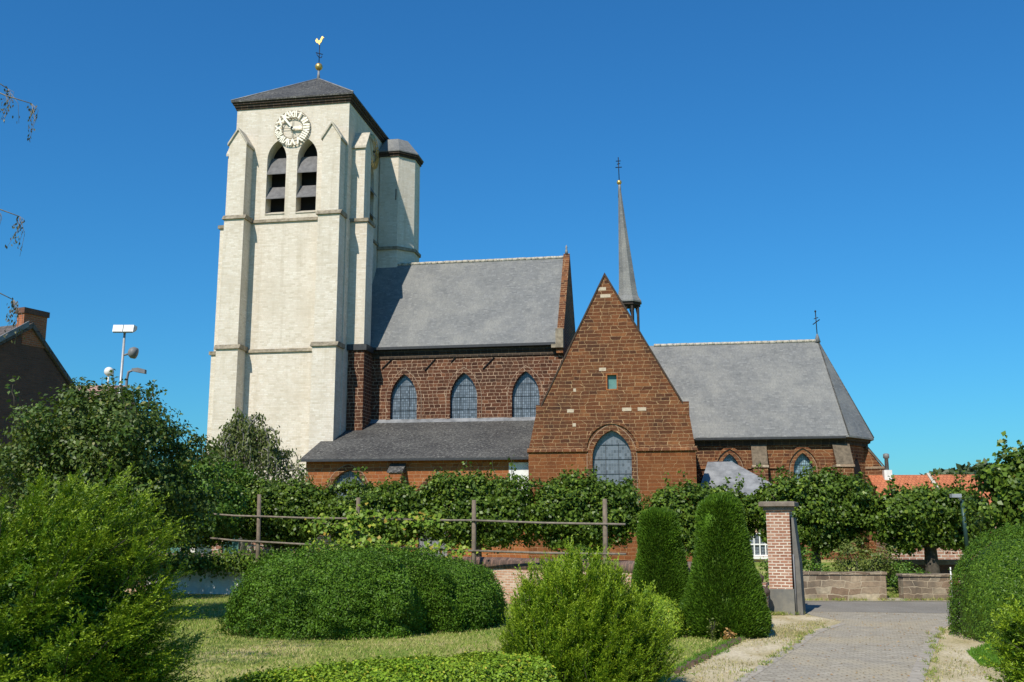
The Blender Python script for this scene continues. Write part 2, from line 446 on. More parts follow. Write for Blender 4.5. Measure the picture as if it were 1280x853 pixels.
M['yew_gold'] = leafmat('golden_yew_needle', [(0, (.042, .10, .006)), (.6, (.070, .145, .008)), (1, (.11, .20, .012))], tip=(.26, .36, .016), trans=0.2, gain=(1.4, 1.4, 1))
M['topiary'] = leafmat('topiary_needle', [(0, (.028, .064, .006)), (.6, (.048, .10, .009)), (1, (.09, .16, .013))], trans=0.15, gain=(1.35, 1.4, 1))
M['box_leaf'] = leafmat('box_leaf', [(0, (.032, .070, .009)), (.6, (.056, .108, .012)), (1, (.10, .17, .02))], trans=0.15, spec=0.2)
M['low_box'] = leafmat('low_box_leaf', [(0, (.10, .175, .012)), (.6, (.16, .25, .016)), (.9, (.23, .32, .025)), (1, (.36, .29, .04))], trans=0.2, spec=0.4, gain=(1.3, 1.36, 1), pm=0.15)
M['right_hedge'] = leafmat('hedge_needle', [(0, (.035, .078, .008)), (.6, (.060, .115, .010)), (1, (.11, .17, .016))], trans=0.18)
M['vine'] = leafmat('vine_leaf', [(0, (.10, .19, .02)), (.6, (.17, .27, .03)), (.9, (.30, .34, .05)), (1, (.38, .22, .05))], trans=0.35, gain=(1.2, 1.2, 1), pm=0.0)
M['shrub_yellow'] = leafmat('olive_leaf', [(0, (.06, .08, .02)), (.6, (.10, .12, .03)), (1, (.16, .17, .05))], trans=0.2)
M['blade'] = leafmat('grass_blade', [(0, (.12, .225, .026)), (.5, (.22, .30, .045)), (.68, (.38, .36, .12)), (1, (.54, .455, .22))], trans=0.25, spec=0.2, gain=(1.05, 1.05, 1))
M['fresh_grass'] = leafmat('fresh_grass', [(0, (.07, .18, .015)), (1, (.14, .28, .03))], trans=0.25, spec=0.2, gain=(1.05, 1.05, 1))
M['straw'] = leafmat('dry_grass', [(0, (.14, .19, .04)), (.4, (.34, .31, .13)), (1, (.48, .41, .22))], trans=0.2, spec=0.2, gain=(1.05, 1.05, 1))
M['dry_flower'] = leafmat('orange_bract', [(0, (.38, .16, .05)), (1, (.52, .33, .12))], trans=0.3, gain=(1.05, 1.05, 1))
M['far_leaf'] = leafmat('far_leaf', [(0, (.045, .07, .03)), (1, (.09, .12, .05))], trans=0.1, gain=(1.05, 1.05, 1))

def ground_mat(name, stops, scale, fine, bstr=0.5, dots=None, rough=0.95):
    m, nt, b = mat_new(name)
    tc = N(nt, 'ShaderNodeTexCoord')
    mp = N(nt, 'ShaderNodeMapping'); mp.inputs['Scale'].default_value = (1, 0.55, 1); nt.links.new(tc.outputs['Object'], mp.inputs[0])
    big = noise(nt, mp.outputs[0], scale, 6, 0.62)
    col = ramp(nt, big.outputs[0], stops)
    fn = noise(nt, tc.outputs['Object'], fine, 4, 0.7)
    col = mix(nt, 0.55, col, ramp(nt, fn.outputs[0], [(0.3, (.2, .2, .2)), (0.7, (.8, .8, .8))]), 'OVERLAY')
    nt.links.new(col, b.inputs['Base Color']); b.inputs['Roughness'].default_value = rough
    b.inputs['Specular IOR Level'].default_value = 0.1
    bump(nt, b, fn.outputs[0], bstr, 0.03)
    return m
M['lawn'] = ground_mat('lawn', [(0.38, (.13, .205, .030)), (0.53, (.255, .285, .065)), (0.62, (.47, .395, .18))], 0.35, 22)
M['verge'] = ground_mat('sandy_verge', [(0.3, (.24, .22, .08)), (0.46, (.42, .35, .20)), (0.62, (.56, .48, .33))], 0.7, 16)
M['asphalt'] = ground_mat('asphalt', [(0.3, (.17, .155, .13)), (0.6, (.25, .23, .195))], 0.5, 30, 0.2)
M['pavers'] = masonry('drive_pavers', [(.28, .25, .195), (.37, .33, .26), (.325, .29, .225), (.43, .385, .30)], (.235, .20, .145), 0.21, 0.10, 0.011, 0.7, stain=(.46, .385, .25), stain_amt=0.9, warp=0.01, bstr=0.5)
M['kerb'] = masonry('kerb_stone', [(.34, .30, .24), (.42, .375, .30)], (.24, .21, .16), 0.5, 0.3, 0.015, 0.4, warp=0.01)
M['edge_brick'] = plain('edging_brick', (.15, .10, .07), 0.9, 0, 0.5, 7)

# ------------------------------------------------------------------ foliage helpers
def unit(a): return a / np.maximum(np.linalg.norm(a, axis=-1, keepdims=True), 1e-9)
def rdir(n): return unit(RNG.normal(size=(n, 3)))

def leaf_arrays(P, A, Nn, L, W, fold=0.25):
    """one folded quad per leaf: P base, A axis, Nn normal"""
    A = unit(A); B = unit(np.cross(A, Nn)); Nn = np.cross(B, A)
    L = np.broadcast_to(np.asarray(L, float), (len(P),))[:, None]; W = np.broadcast_to(np.asarray(W, float), (len(P),))[:, None]
    mid = P + A * L * 0.45 + Nn * W * fold
    v = np.stack([P, mid + B * W * 0.5, P + A * L, mid - B * W * 0.5], 1)
    return v.reshape(-1, 3)

def leaf_object(name, verts, mat, parent=None, tip=None, extra=None):
    """verts: 4 per leaf; extra: an MB added into the same mesh"""
    nv = len(verts); nq = nv // 4
    ev = np.array(extra.v, 'f').reshape(-1, 3) if extra else np.zeros((0, 3), 'f')
    me = bpy.data.meshes.new(name)
    me.vertices.add(nv + len(ev))
    me.vertices.foreach_set('co', np.concatenate([verts.astype('f'), ev]).ravel())
    loops = np.arange(nv, dtype='i'); starts = np.arange(nq, dtype='i') * 4; tot = np.full(nq, 4, 'i')
    if extra:
        el = np.array([i + nv for f in extra.f for i in f], 'i'); et = np.array([len(f) for f in extra.f], 'i')
        es = nv + np.concatenate([[0], np.cumsum(et)[:-1]]).astype('i')
        loops = np.concatenate([loops, el]); starts = np.concatenate([starts, es]); tot = np.concatenate([tot, et])
    me.loops.add(len(loops)); me.loops.foreach_set('vertex_index', loops)
    me.polygons.add(len(starts)); me.polygons.foreach_set('loop_start', starts); me.polygons.foreach_set('loop_total', tot)
    uv = me.uv_layers.new(name='UVMap')
    u = np.zeros((len(loops), 2), 'f')
    if tip is not None: u[:nv, 0] = np.repeat(tip, 4)
    uv.data.foreach_set('uv', u.ravel())
    me.update(calc_edges=True)
    me.materials.append(mat)
    o = bpy.data.objects.new(name, me); COL.objects.link(o)
    if parent is not None: o.parent = parent
    return o

def lump(P, seed, freq):
    """smooth pseudo noise in -1..1"""
    g = np.random.default_rng(seed); out = np.zeros(len(P))
    for k in range(7):
        d = unit(g.normal(size=(1, 3)))[0] * freq * (0.6 + 0.9 * g.random()); out += np.sin(P @ d + g.random() * 6.28)
    return out / 3.2

def scatter_leaves(P, out, L, W, up=0.35, jit=0.9):
    """leaf cards at P looking outwards, with a lot of spread"""
    n = len(P)
    Nn = unit(out + np.array([0, 0, up]) + rdir(n) * jit)
    A = unit(np.cross(Nn, rdir(n)))
    s = 0.65 + 0.7 * RNG.random(n)
    return leaf_arrays(P, A, Nn, L * s, W * s)

def limb(mb, a, b, r0, r1, n=5, wob=0.12, sag=0.0):
    a = np.array(a, float); b = np.array(b, float); pts = []; d = np.linalg.norm(b - a)
    for i in range(n + 1):
        t = i / n
        p = a * (1 - t) + b * t
        if 0 < i < n: p = p + RNG.normal(size=3) * wob * d * 0.25
        p[2] += sag * math.sin(t * math.pi) * d
        pts.append(p)
    mb.tube(pts, [r0 * (1 - i / n) + r1 * i / n for i in range(n + 1)], 6)

def broad_tree(name, label, loc, trunk_h, trunk_r, cz, rad, nclump, per, L, W, mat, power=2.0, clump=0.32, group=None, shoots=0, hollow=0.55, cat='tree', bark='bark', offset=(0, 0), seed=0, flat_bottom=None, ragged=.2):
    root = empty(name, loc, 0, label, cat, group)
    rad = np.array(rad, float)
    d = RNG.normal(size=(nclump, 3)) ; d = unit(d)
    if power != 2:
        s = (np.abs(d) ** power).sum(1) ** (-1 / power); d = d * s[:, None]
    rr = hollow + (1 - hollow) * RNG.random(nclump) ** 0.6
    rr *= 1 + ragged * lump(d * 3, 100 + seed, 2.0)
    C = d * rr[:, None] * rad + np.array([offset[0], offset[1], cz])
    if flat_bottom is not None:
        C[:, 2] = np.maximum(C[:, 2], flat_bottom + 0.15 * RNG.random(nclump))
    sz = clump * (0.6 + 0.8 * RNG.random(nclump))
    P = np.repeat(C, per, 0) + rdir(nclump * per) * (np.repeat(sz, per) * RNG.random(nclump * per) ** 0.45)[:, None] * np.array([1.15, 1.15, 0.75])
    outw = unit(np.repeat(d, per, 0) * 0.7 + unit(P - np.repeat(C, per, 0)) * 0.8)
    V = [scatter_leaves(P, outw, L, W)]
    tm = MB()
    tm.tube([(0, 0, -0.1), (0.02, 0.01, trunk_h * 0.5), (offset[0] * 0.3, offset[1] * 0.3, trunk_h), (offset[0] * 0.7, offset[1] * 0.7, cz + rad[2] * 0.3)], [trunk_r * 1.35, trunk_r, trunk_r * 0.85, trunk_r * 0.35], 9)
    idx = RNG.choice(nclump, min(14, nclump), False)
    for i in idx:
        z0 = trunk_h * (0.85 + 0.3 * RNG.random())
        limb(tm, (offset[0] * 0.3, offset[1] * 0.3, z0), C[i], trunk_r * 0.4, 0.012)
    for k in range(shoots):
        a = RNG.random() * 6.28; q = RNG.random() ** 0.5
        b0 = np.array([offset[0] + math.cos(a) * q * rad[0] * 0.9, offset[1] + math.sin(a) * q * rad[1] * 0.9, cz + rad[2] * (0.55 + 0.3 * RNG.random())])
        b1 = b0 + np.array([RNG.normal() * 0.12, RNG.normal() * 0.12, 0.45 + 0.5 * RNG.random()])
        limb(tm, b0, b1, 0.012, 0.004, 4)
        m = 26; t = RNG.random(m)
        Q = b0 + (b1 - b0) * t[:, None] + rdir(m) * 0.09
        V.append(scatter_leaves(Q, rdir(m) * 0.6, L * 1.05, W * 1.05))
    tm.build('trunk', M[bark], root)
    leaf_object('crown', np.concatenate(V), M[mat], root)
    return root

def sprays(origin, axis, length, nneedle, nl, nw, droop=0.25, side=3, side_len=0.4, flat=0.5, align=.75):
    """conifer shoots: needles along an arching axis plus some side shoots. returns verts, tip value"""
    Vs = []; Ts = []
    def run(O, A, L, n, base_t, dr):
        k = len(O)
        t = (np.arange(n) + 0.5) / n
        t = np.broadcast_to(t, (k, n)) + (RNG.random((k, n)) - 0.5) / n
        dv = np.array([0, 0, -1.0])
        P = O[:, None, :] + A[:, None, :] * (L[:, None] * t)[..., None] + dv * (dr * L[:, None] * t ** 2)[..., None]
        T = unit(A[:, None, :] + dv * (2 * dr * t)[..., None])
        ref = unit(np.cross(A, np.broadcast_to([0, 0, 1.0], A.shape)) + 1e-6)[:, None, :]
        upv = np.cross(ref, T)
        sgn = np.where(RNG.random((k, n)) < 0.5, -1.0, 1.0)[..., None]
        D = unit(T * align + ref * sgn * 0.75 + upv * (RNG.normal(size=(k, n)) * (1 - flat))[..., None])
        Nn = unit(upv + RNG.normal(size=(k, n, 3)) * 0.45)
        m = k * n
        s = (0.7 + 0.6 * RNG.random(m)) * np.repeat(np.ones(k), n)
        Vs.append(leaf_arrays(P.reshape(m, 3), D.reshape(m, 3), Nn.reshape(m, 3), nl * s, nw * s, 0.1))
        Ts.append((base_t + (1 - base_t) * t).reshape(m))
    run(origin, axis, length, nneedle, 0.0, droop)
    for j in range(side):
        t0 = 0.25 + 0.6 * RNG.random(len(origin))
        O = origin + axis * (length * t0)[:, None] + np.array([0, 0, -1.0]) * (droop * length * t0 ** 2)[:, None]
        ref = unit(np.cross(axis, np.broadcast_to([0, 0, 1.0], axis.shape)) + 1e-6)
        sg = np.where(RNG.random(len(origin)) < 0.5, -1.0, 1.0)[:, None]
        A = unit(axis * 0.8 + ref * sg * 0.7 + RNG.normal(size=axis.shape) * 0.2)
        run(O, A, length * side_len * (0.6 + 0.8 * RNG.random(len(origin))), max(4, int(nneedle * side_len)), 0.35, droop * 0.8)
    return np.concatenate(Vs), np.concatenate(Ts)

def blob_core(rad, c, power, n=20, k=0.86, seed=1, lumpy=0.05, freq=2.0, zmin=0.02):
    mb = MB(); vs = []
    for i in range(n + 1):
        ph = -math.pi / 2 + math.pi * i / n
        for j in range(2 * n):
            th = math.pi * j / n
            vs.append((math.cos(ph) * math.cos(th), math.cos(ph) * math.sin(th), math.sin(ph)))
    d = np.array(vs); s = (np.abs(d) ** power).sum(1) ** (-1 / power)
    P = d * s[:, None] * np.array(rad) * k
    P *= (1 + lumpy * lump(P, seed, freq))[:, None]
    P = P + np.array(c); P[:, 2] = np.maximum(P[:, 2], zmin)
    fs = []
    for i in range(n):
        for j in range(2 * n):
            j2 = (j + 1) % (2 * n)
            fs.append((i * 2 * n + j, i * 2 * n + j2, (i + 1) * 2 * n + j2, (i + 1) * 2 * n + j))
    mb.add(P, fs, True)
    return mb

def cover(rad, c, power, seed, lumpy, freq, k, n, L, W):
    """leaf cards over the inner mass so that it never shows as a smooth surface"""
    P, g = blob_surface(n, np.array(rad, float) * k, c, power, seed, lumpy, freq, 0.03)
    P = P + rdir(len(P)) * .04
    return scatter_leaves(P, g, L, W, .2, 1.4)

def blob_surface(n, rad, c, power, seed=1, lumpy=0.05, freq=2.0, zmin=0.0):
    rad = np.array(rad, float)
    d = RNG.normal(size=(int(n * 1.6), 3)); s = (np.abs(d) ** power).sum(1) ** (-1 / power); d = d * s[:, None]
    # thin out so the density is even over the true surface
    P = d * rad
    g = np.abs(d) ** (power - 1) * np.sign(d) / rad
    w = 1 / np.maximum((unit(g) * unit(P)).sum(1), 0.15) * np.linalg.norm(P, axis=1) ** 2
    w = w / np.quantile(w, 0.97)
    keep = RNG.random(len(P)) < np.clip(w, 0, 1)
    P = P[keep]; g = unit(g[keep])
    P = P * (1 + lumpy * lump(P, seed, freq))[:, None]
    P = P + np.array(c)
    k = P[:, 2] > zmin
    return P[k], g[k]

# ------------------------------------------------------------------ ground
def sheet(name, pts, z, mat, kind='structure'):
    mb = MB(); mb.add([(x, y, z) for x, y in pts], [tuple(range(len(pts)))])
    return tag(mb.build(name, M[mat]), kind=kind)

sheet('ground', [(-1500, -300), (1500, -300), (1500, 2500), (-1500, 2500)], 0.0, 'lawn')
sheet('street', [(-40, 60), (-28, 36.2), (-10, 35.4), (-0.6, 31.6), (6.9, 27.3), (40, 22.5), (60, 26), (40, 30.3), (13.4, 30.75), (8.6, 30.85), (2, 33.0), (-10, 38), (-30, 42), (-36, 60)], 0.004, 'asphalt')
drive = [(1.0, 6), (2.05, 11.2), (3.35, 15.26), (4.76, 18.34), (6.3, 21.7), (7.2, 23.2), (7.75, 24.5), (7.5, 26.0), (7.55, 27.15), (14.0, 26.15), (11.4, 25.6), (10.4, 24.6), (9.3, 22.9), (6.95, 17.8), (5.78, 15.26), (4.3, 11.2), (3.0, 6)]
sheet('driveway', drive, 0.008, 'pavers')
sheet('verge_left', [(0.4, 11), (2.8, 16.75), (4.75, 21.1), (5.6, 23.6), (6.55, 26.6), (7.4, 27.0), (7.5, 26.0), (7.75, 24.5), (7.2, 23.2), (6.3, 21.7), (4.76, 18.34), (3.35, 15.26), (2.05, 11.2), (1.8, 10)], 0.004, 'verge')
sheet('verge_right', [(4.3, 11.2), (5.78, 15.26), (6.95, 17.8), (9.3, 22.9), (10.4, 24.6), (12.4, 24.2), (9.5, 17), (7.2, 12.5), (6.2, 10)], 0.004, 'verge')

def strip(name, line, w, z, mat):
    mb = MB(); L = []; Rr = []
    for i, p in enumerate(line):
        a = Vector(line[max(i - 1, 0)]); b = Vector(line[min(i + 1, len(line) - 1)])
        d = (b - a).normalized(); nn = Vector((-d.y, d.x))
        ww = w * (0.9 + 0.2 * random.random())
        L.append(Vector(p) + nn * ww / 2); Rr.append(Vector(p) - nn * ww / 2)
    n = len(line)
    mb.add([(q.x, q.y, z) for q in L] + [(q.x, q.y, z) for q in Rr], [(n + i, n + i + 1, i + 1, i) for i in range(n - 1)])
    return tag(mb.build(name, M[mat]), kind='structure')
strip('kerb_left', [(1.95, 11.0), (3.3, 15.26), (4.72, 18.34), (5.55, 20.1), (6.25, 21.7), (6.75, 22.6), (7.2, 23.3), (7.6, 23.9)], 0.18, 0.012, 'kerb')
strip('kerb_right', [(4.35, 11.2), (5.85, 15.26), (7.0, 17.8), (8.2, 20.4), (9.35, 22.9), (10.0, 24.0), (10.8, 25.0)], 0.24, 0.012, 'kerb')
strip('kerb_street', [(8.6, 30.82), (13.5, 30.72), (20, 30.6)], 0.16, 0.016, 'kerb')
eb = MB()
for i in range(22):
    t = i / 21; x = 2.55 + (4.75 - 2.55) * t; y = 16.2 + (21.15 - 16.2) * t
    eb.hull([(x + dx + random.uniform(-.01, .01), y + dy, z) for dx in (-.05, .05) for dy in (-.1, .1) for z in (0, .05 + random.random() * .03)])
tag(eb.build('edging', M['edge_brick']), kind='structure')

# ------------------------------------------------------------------ the church (local: x along the front to the right, y away from the viewer)
CH = empty('church', (6.0, 60.0, 0), R(-9.7), 'brown ironstone church with tall pale limestone tower, slate roofs and slim spire', 'church')

def window(w, z0, zs, za, cx, y, depth, glass, surround='rust_stone', ring=0.3, bars=True, name='window', proud=0.04):
    """leaded pane set back in a pointed opening of a wall whose face is at y; the ring stands proud of the wall"""
    mb = MB(); mb.prism_y(arch(w + 0.02, z0, zs, za + 0.02, cx), y + depth, y + depth + 0.06)
    pane = mb.build(name, M[glass], CH)
    if bars:
        b = MB(); k = max(2, int((za - z0) / 0.75))
        for i in range(1, k):
            z = z0 + (za - z0) * i / k
            ww = w if z < zs else w * max(0.05, 1 - ((z - zs) / (za - zs)) ** 1.7)
            b.box(cx - ww, cx + ww, y + depth - 0.035, y + depth - 0.004, z - 0.011, z + 0.011)
        for s in (-0.33, 0.33):
            b.box(cx + s * w - 0.009, cx + s * w + 0.009, y + depth - 0.03, y + depth - 0.006, z0 + 0.02, zs + (za - zs) * 0.55)
        b.build('saddle_bars', M['black_metal'], pane)
    if ring:
        o = arch(w + ring, z0, zs, za + ring * 1.15, cx)[1:]; i_ = arch(w, z0, zs, za, cx)[1:]
        o = o + [(cx - w - ring, z0)]; i_ = i_ + [(cx - w, z0)]
        r = MB(); ring_y(r, o, i_, y - proud, y + 0.12)
        r.mi = 1; j0 = arch(w + ring + .035, z0, zs, za + ring * 1.15 + .05, cx)[1:] + [(cx - w - ring - .035, z0)]
        ring_y(r, j0, o, y - proud * .6, y + 0.1)
        r.build('arch_surround', [M[surround], M['joint']], pane)
    return pane

def cutter(mb, w, z0, zs, za, cx, y, depth=0.5):
    mb.prism_y(arch(w, z0, zs, za, cx), y - 0.3, y + depth); return mb

# --- tower
TX0, TX1, TY0, TY1 = -27.6, -18.97, 5.6, 14.8
tw = MB()
tw.box(TX0 - 0.12, TX1 + 0.12, TY0 - 0.12, TY1, -0.3, 14.15)
tw.box(TX0 - 0.04, TX1 + 0.04, TY0 - 0.04, TY1 - 0.02, 14.15, 23.62)
tw.box(TX0, TX1, TY0, TY1 - 0.04, 23.62, 32.3)
cut = MB()
for cx, w in ((-24.35, 0.73), (-22.02, 0.75)):
    cutter(cut, w, 24.15, 28.3, 29.7, cx, TY0, 1.1)
ecut = MB()
for cy in (11.0,):
    pl = arch(0.8, 24.15, 28.3, 29.7, cy)
    cut.prism_x([(y, z) for y, z in pl], TX1 - 1.1, TX1 + 0.3)
tower_wall = tw.build('tower_wall', M['limestone'], CH, cut)

def buttress(stages, gable=True, side='front', name='tower_buttress'):
    """stages: (x0,x1,y_front,y_back,z0,z1) from the ground up"""
    mb = MB()
    for (x0, x1, y0, y1, z0, z1) in stages: mb.box(x0, x1, y0, y1, z0, z1)
    return mb
# front pair with gabled tops
for (u0, u1, l0, l1) in ((-27.5, -26.2, -27.58, -25.97), (-20.45, -19.14, -20.6, -18.9)):
    b = MB()
    b.box(l0, l1, 4.16, TY0 - 0.05, -0.3, 14.25)
    b.box(l0 + 0.03, l1 - 0.1, 4.3, TY0 - 0.02, 14.25, 23.62)
    cx = (u0 + u1) / 2
    b.prism_y([(u0, 23.62), (u1, 23.62), (u1, 29.2), (cx, 30.25), (u0, 29.2)], 4.42, TY0 + 0.02)
    bo = b.build('tower_buttress', M['limestone'], CH)
    g = MB()
    for s in (-1, 1):
        xe = cx + s * ((u1 - u0) / 2 + 0.1)
        ze = 29.1
        pl = [(cx, 30.22), (cx, 30.4), (xe, ze + 0.14), (xe, ze - 0.04)]
        if s > 0: pl = pl[::-1]
        g.prism_y(pl, 4.3, TY0 + 0.5)
    g.build('gable_coping', M['limestone_cap'], bo)
    for z, xx0, xx1, yf in ((14.25, l0, l1, 4.16), (23.62, l0 + 0.03, l1 - 0.1, 4.3)):
        st = MB(); st.prism_x([(yf - 0.14, z - 0.1), (TY0, z - 0.1), (TY0, z + 0.22), (yf + 0.1, z + 0.22)], xx0 - 0.13, xx1 + 0.13)
        st.build('drip_course', M['limestone_trim'], bo)
# side pair (right one in view to the east, left one to the west)
for sgn in (1, -1):
    e0 = TX1 if sgn > 0 else TX0
    b = MB()
    def sx(a, c): return (min(e0 + sgn * a, e0 + sgn * c), max(e0 + sgn * a, e0 + sgn * c))
    if sgn < 0:
        x0, x1 = sx(-0.3, 1.42); b.box(x0, x1, 6.38, 8.0, -0.3, 14.25)
    else:       # to the east the nave masonry runs on under it
        q = MB(); q.box(TX1 + 0.13, TX1 + 1.3, 6.5, 8.6, 0, 14.2); q.build('nave_pier', M['ironstone'], CH)
        q = MB(); q.box(TX1 + 0.13, TX1 + 1.5, 6.36, 8.0, 14.2, 14.62); q.build('gutter', M['gutter'], CH)
    x0, x1 = sx(-0.3, 1.28); b.box(x0, x1, 6.45, 7.95, 14.25 if sgn < 0 else 14.63, 23.62)
    x0, x1 = sx(-0.3, 0.98)
    b.prism_x([(6.52, 23.62), (7.9, 23.62), (7.9, 29.3), (7.21, 30.4), (6.52, 29.3)], x0, x1)
    bo = b.build('tower_buttress', M['limestone'], CH)
    c = MB(); x0, x1 = sx(-0.02, 1.08)
    c.prism_x([(7.21, 30.38), (7.21, 30.56), (6.38, 29.24), (6.38, 29.08)], x0, x1)
    c.prism_x([(7.21, 30.38), (8.04, 29.08), (8.04, 29.24), (7.21, 30.56)], x0, x1)
    c.build('gable_coping', M['limestone_cap'], bo)
    for z, a, yf in ((14.25, 1.42, 6.38), (23.62, 1.28, 6.45)):
        if sgn > 0 and z < 20: continue
        x0, x1 = sx(-0.02, a + 0.13); st = MB(); st.box(x0, x1, yf - 0.13, 8.1, z - 0.1, z + 0.14)
        st.build('drip_course', M['limestone_trim'], bo)
for z, o in ((14.15, 0.12), (23.62, 0.04)):
    st = MB(); st.prism_x([(TY0 - o - 0.13, z - 0.1), (TY0 + 0.02, z - 0.1), (TY0 + 0.02, z + 0.2), (TY0 - o - 0.03, z + 0.12)], -25.95, -20.62)
    st.build('string_course', M['limestone_trim'], tower_wall)
    st = MB(); st.box(TX1, TX1 + o + 0.12, 8.1, TY1, z - 0.1, z + 0.1); st.build('string_course', M['limestone_trim'], tower_wall)
# louvred belfry openings
def louvres(wo, cx, w, y, along='y'):
    for zt, zb in ((28.55, 27.15), (26.35, 25.3)):
        mb = MB()
        pts = [(cx + s * w, yy, z + d) for s in (-1, 1) for d in (0, 0.06) for yy, z in ((y + 0.7, zt), (y - 0.02, zb))]
        if along == 'x': pts = [(q[1], q[0], q[2]) for q in pts]
        mb.hull(pts); mb.build('louvre_board', M['louvre'], wo)
for cx, w in ((-24.35, 0.73), (-22.02, 0.75)):
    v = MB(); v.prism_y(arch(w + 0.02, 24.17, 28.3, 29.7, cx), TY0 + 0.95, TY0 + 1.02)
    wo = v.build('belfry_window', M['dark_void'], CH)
    louvres(wo, cx, w - 0.005, TY0)
    s = MB(); s.hull([(cx + a * w, yy, z) for a in (-1, 1) for yy, z in ((TY0 - 0.06, 24.13), (TY0 + 0.9, 24.13), (TY0 - 0.06, 24.2), (TY0 + 0.9, 24.6))])
    s.build('sill', M['limestone_cap'], wo)
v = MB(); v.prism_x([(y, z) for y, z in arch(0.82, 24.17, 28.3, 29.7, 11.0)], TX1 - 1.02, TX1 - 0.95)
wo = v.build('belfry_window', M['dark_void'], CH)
for zt, zb in ((28.55, 27.15), (26.35, 25.3)):
    lv = MB(); lv.hull([(xx, 11.0 + s * 0.79, z + d) for s in (-1, 1) for d in (0, 0.06) for xx, z in ((TX1 - 0.7, zt), (TX1 + 0.25, zb))])
    lv.build('louvre_board', M['louvre'], wo)
# cornice and roof
cn = MB()
for o, z0, z1 in ((0.08, 32.28, 32.44), (0.16, 32.44, 32.62), (0.26, 32.62, 32.78)):
    cn.box(TX0 - o, TX1 + o, TY0 - o, TY1 + o, z0, z1)
cn.build('cornice', M['cornice'], CH)
rf = MB()
ap = (-23.2, 10.2, 36.55)
e = 0.36
base = [(TX0 - e, TY0 - e), (TX1 + e, TY0 - e), (TX1 + e, TY1 + e), (TX0 - e, TY1 + e)]
rf.add([(x, y, 32.78) for x, y in base] + [(x, y, 32.9) for x, y in base] + [ap], [(3, 2, 1, 0), (0, 1, 5, 4), (1, 2, 6, 5), (2, 3, 7, 6), (3, 0, 4, 7), (4, 5, 8), (5, 6, 8), (6, 7, 8), (7, 4, 8)])
troof = rf.build('tower_roof', M['slate_dark'], CH)
hp = MB()
for x, y in base: hp.tube([(x, y, 32.93), ap], 0.06, 6)
hp.build('hip_flashing', M['lead'], troof)
hb = MB(); hb.hull([(-23.7 + a * 0.35, 6.9 + b, 33.72 + c + 0.57 * b) for a in (-1, 1) for b, c in ((-.45, .0), (.45, .0), (-.45, .16), (.45, .07))]); hb.build('roof_hatch', M['lead'], troof)
vn = MB()
vn.lathe([(0.16, -0.2), (0.1, 0.25), (0.07, 0.75)], ap, 10)
vane = vn.build('vane_foot', M['lead'], CH)
ob_ = MB(); ob_.lathe([(0.02, -0.3)] + [(0.3 * math.cos(t), 0.3 * math.sin(t)) for t in [R(a) for a in range(-80, 81, 16)]] + [(0.02, 0.3)], (ap[0], ap[1], ap[2] + 0.98), 14)
ob_.build('orb', M['gold'], vane)
rd = MB(); zt = ap[2] + 1.25
rd.tube([(ap[0], ap[1], zt), (ap[0], ap[1], zt + 1.6)], 0.035, 6)
for s in (-1, 1):
    rd.tube([(ap[0], ap[1], zt + 0.5), (ap[0] + s * .18, ap[1], zt + 0.62 + s * -0.12), (ap[0] + s * .22, ap[1], zt + 0.8 - s * .15)], 0.03, 5)
rd.bar((ap[0] - .28, ap[1], zt + .95), (ap[0] + .28, ap[1], zt + .75), 0.05)
rd.build('rod', M['black_metal'], vane)
ck = [(-.42, .30), (-.50, .12), (-.36, -.10), (-.10, -.22), (-.06, -.38), (.02, -.38), (.04, -.22), (.22, -.05), (.28, .18), (.36, .36), (.52, .40), (.40, .48), (.36, .60), (.22, .58), (.14, .40), (.02, .16), (-.16, .10), (-.22, .26), (-.34, .42)]
cm_ = MB(); cm_.prism_y([(ap[0] + x * .72, zt + 1.85 + z * .72) for x, z in reversed(ck)][::-1], ap[1] - 0.04, ap[1] + 0.04)
cm_.build('weathercock', M['gold'], vane)

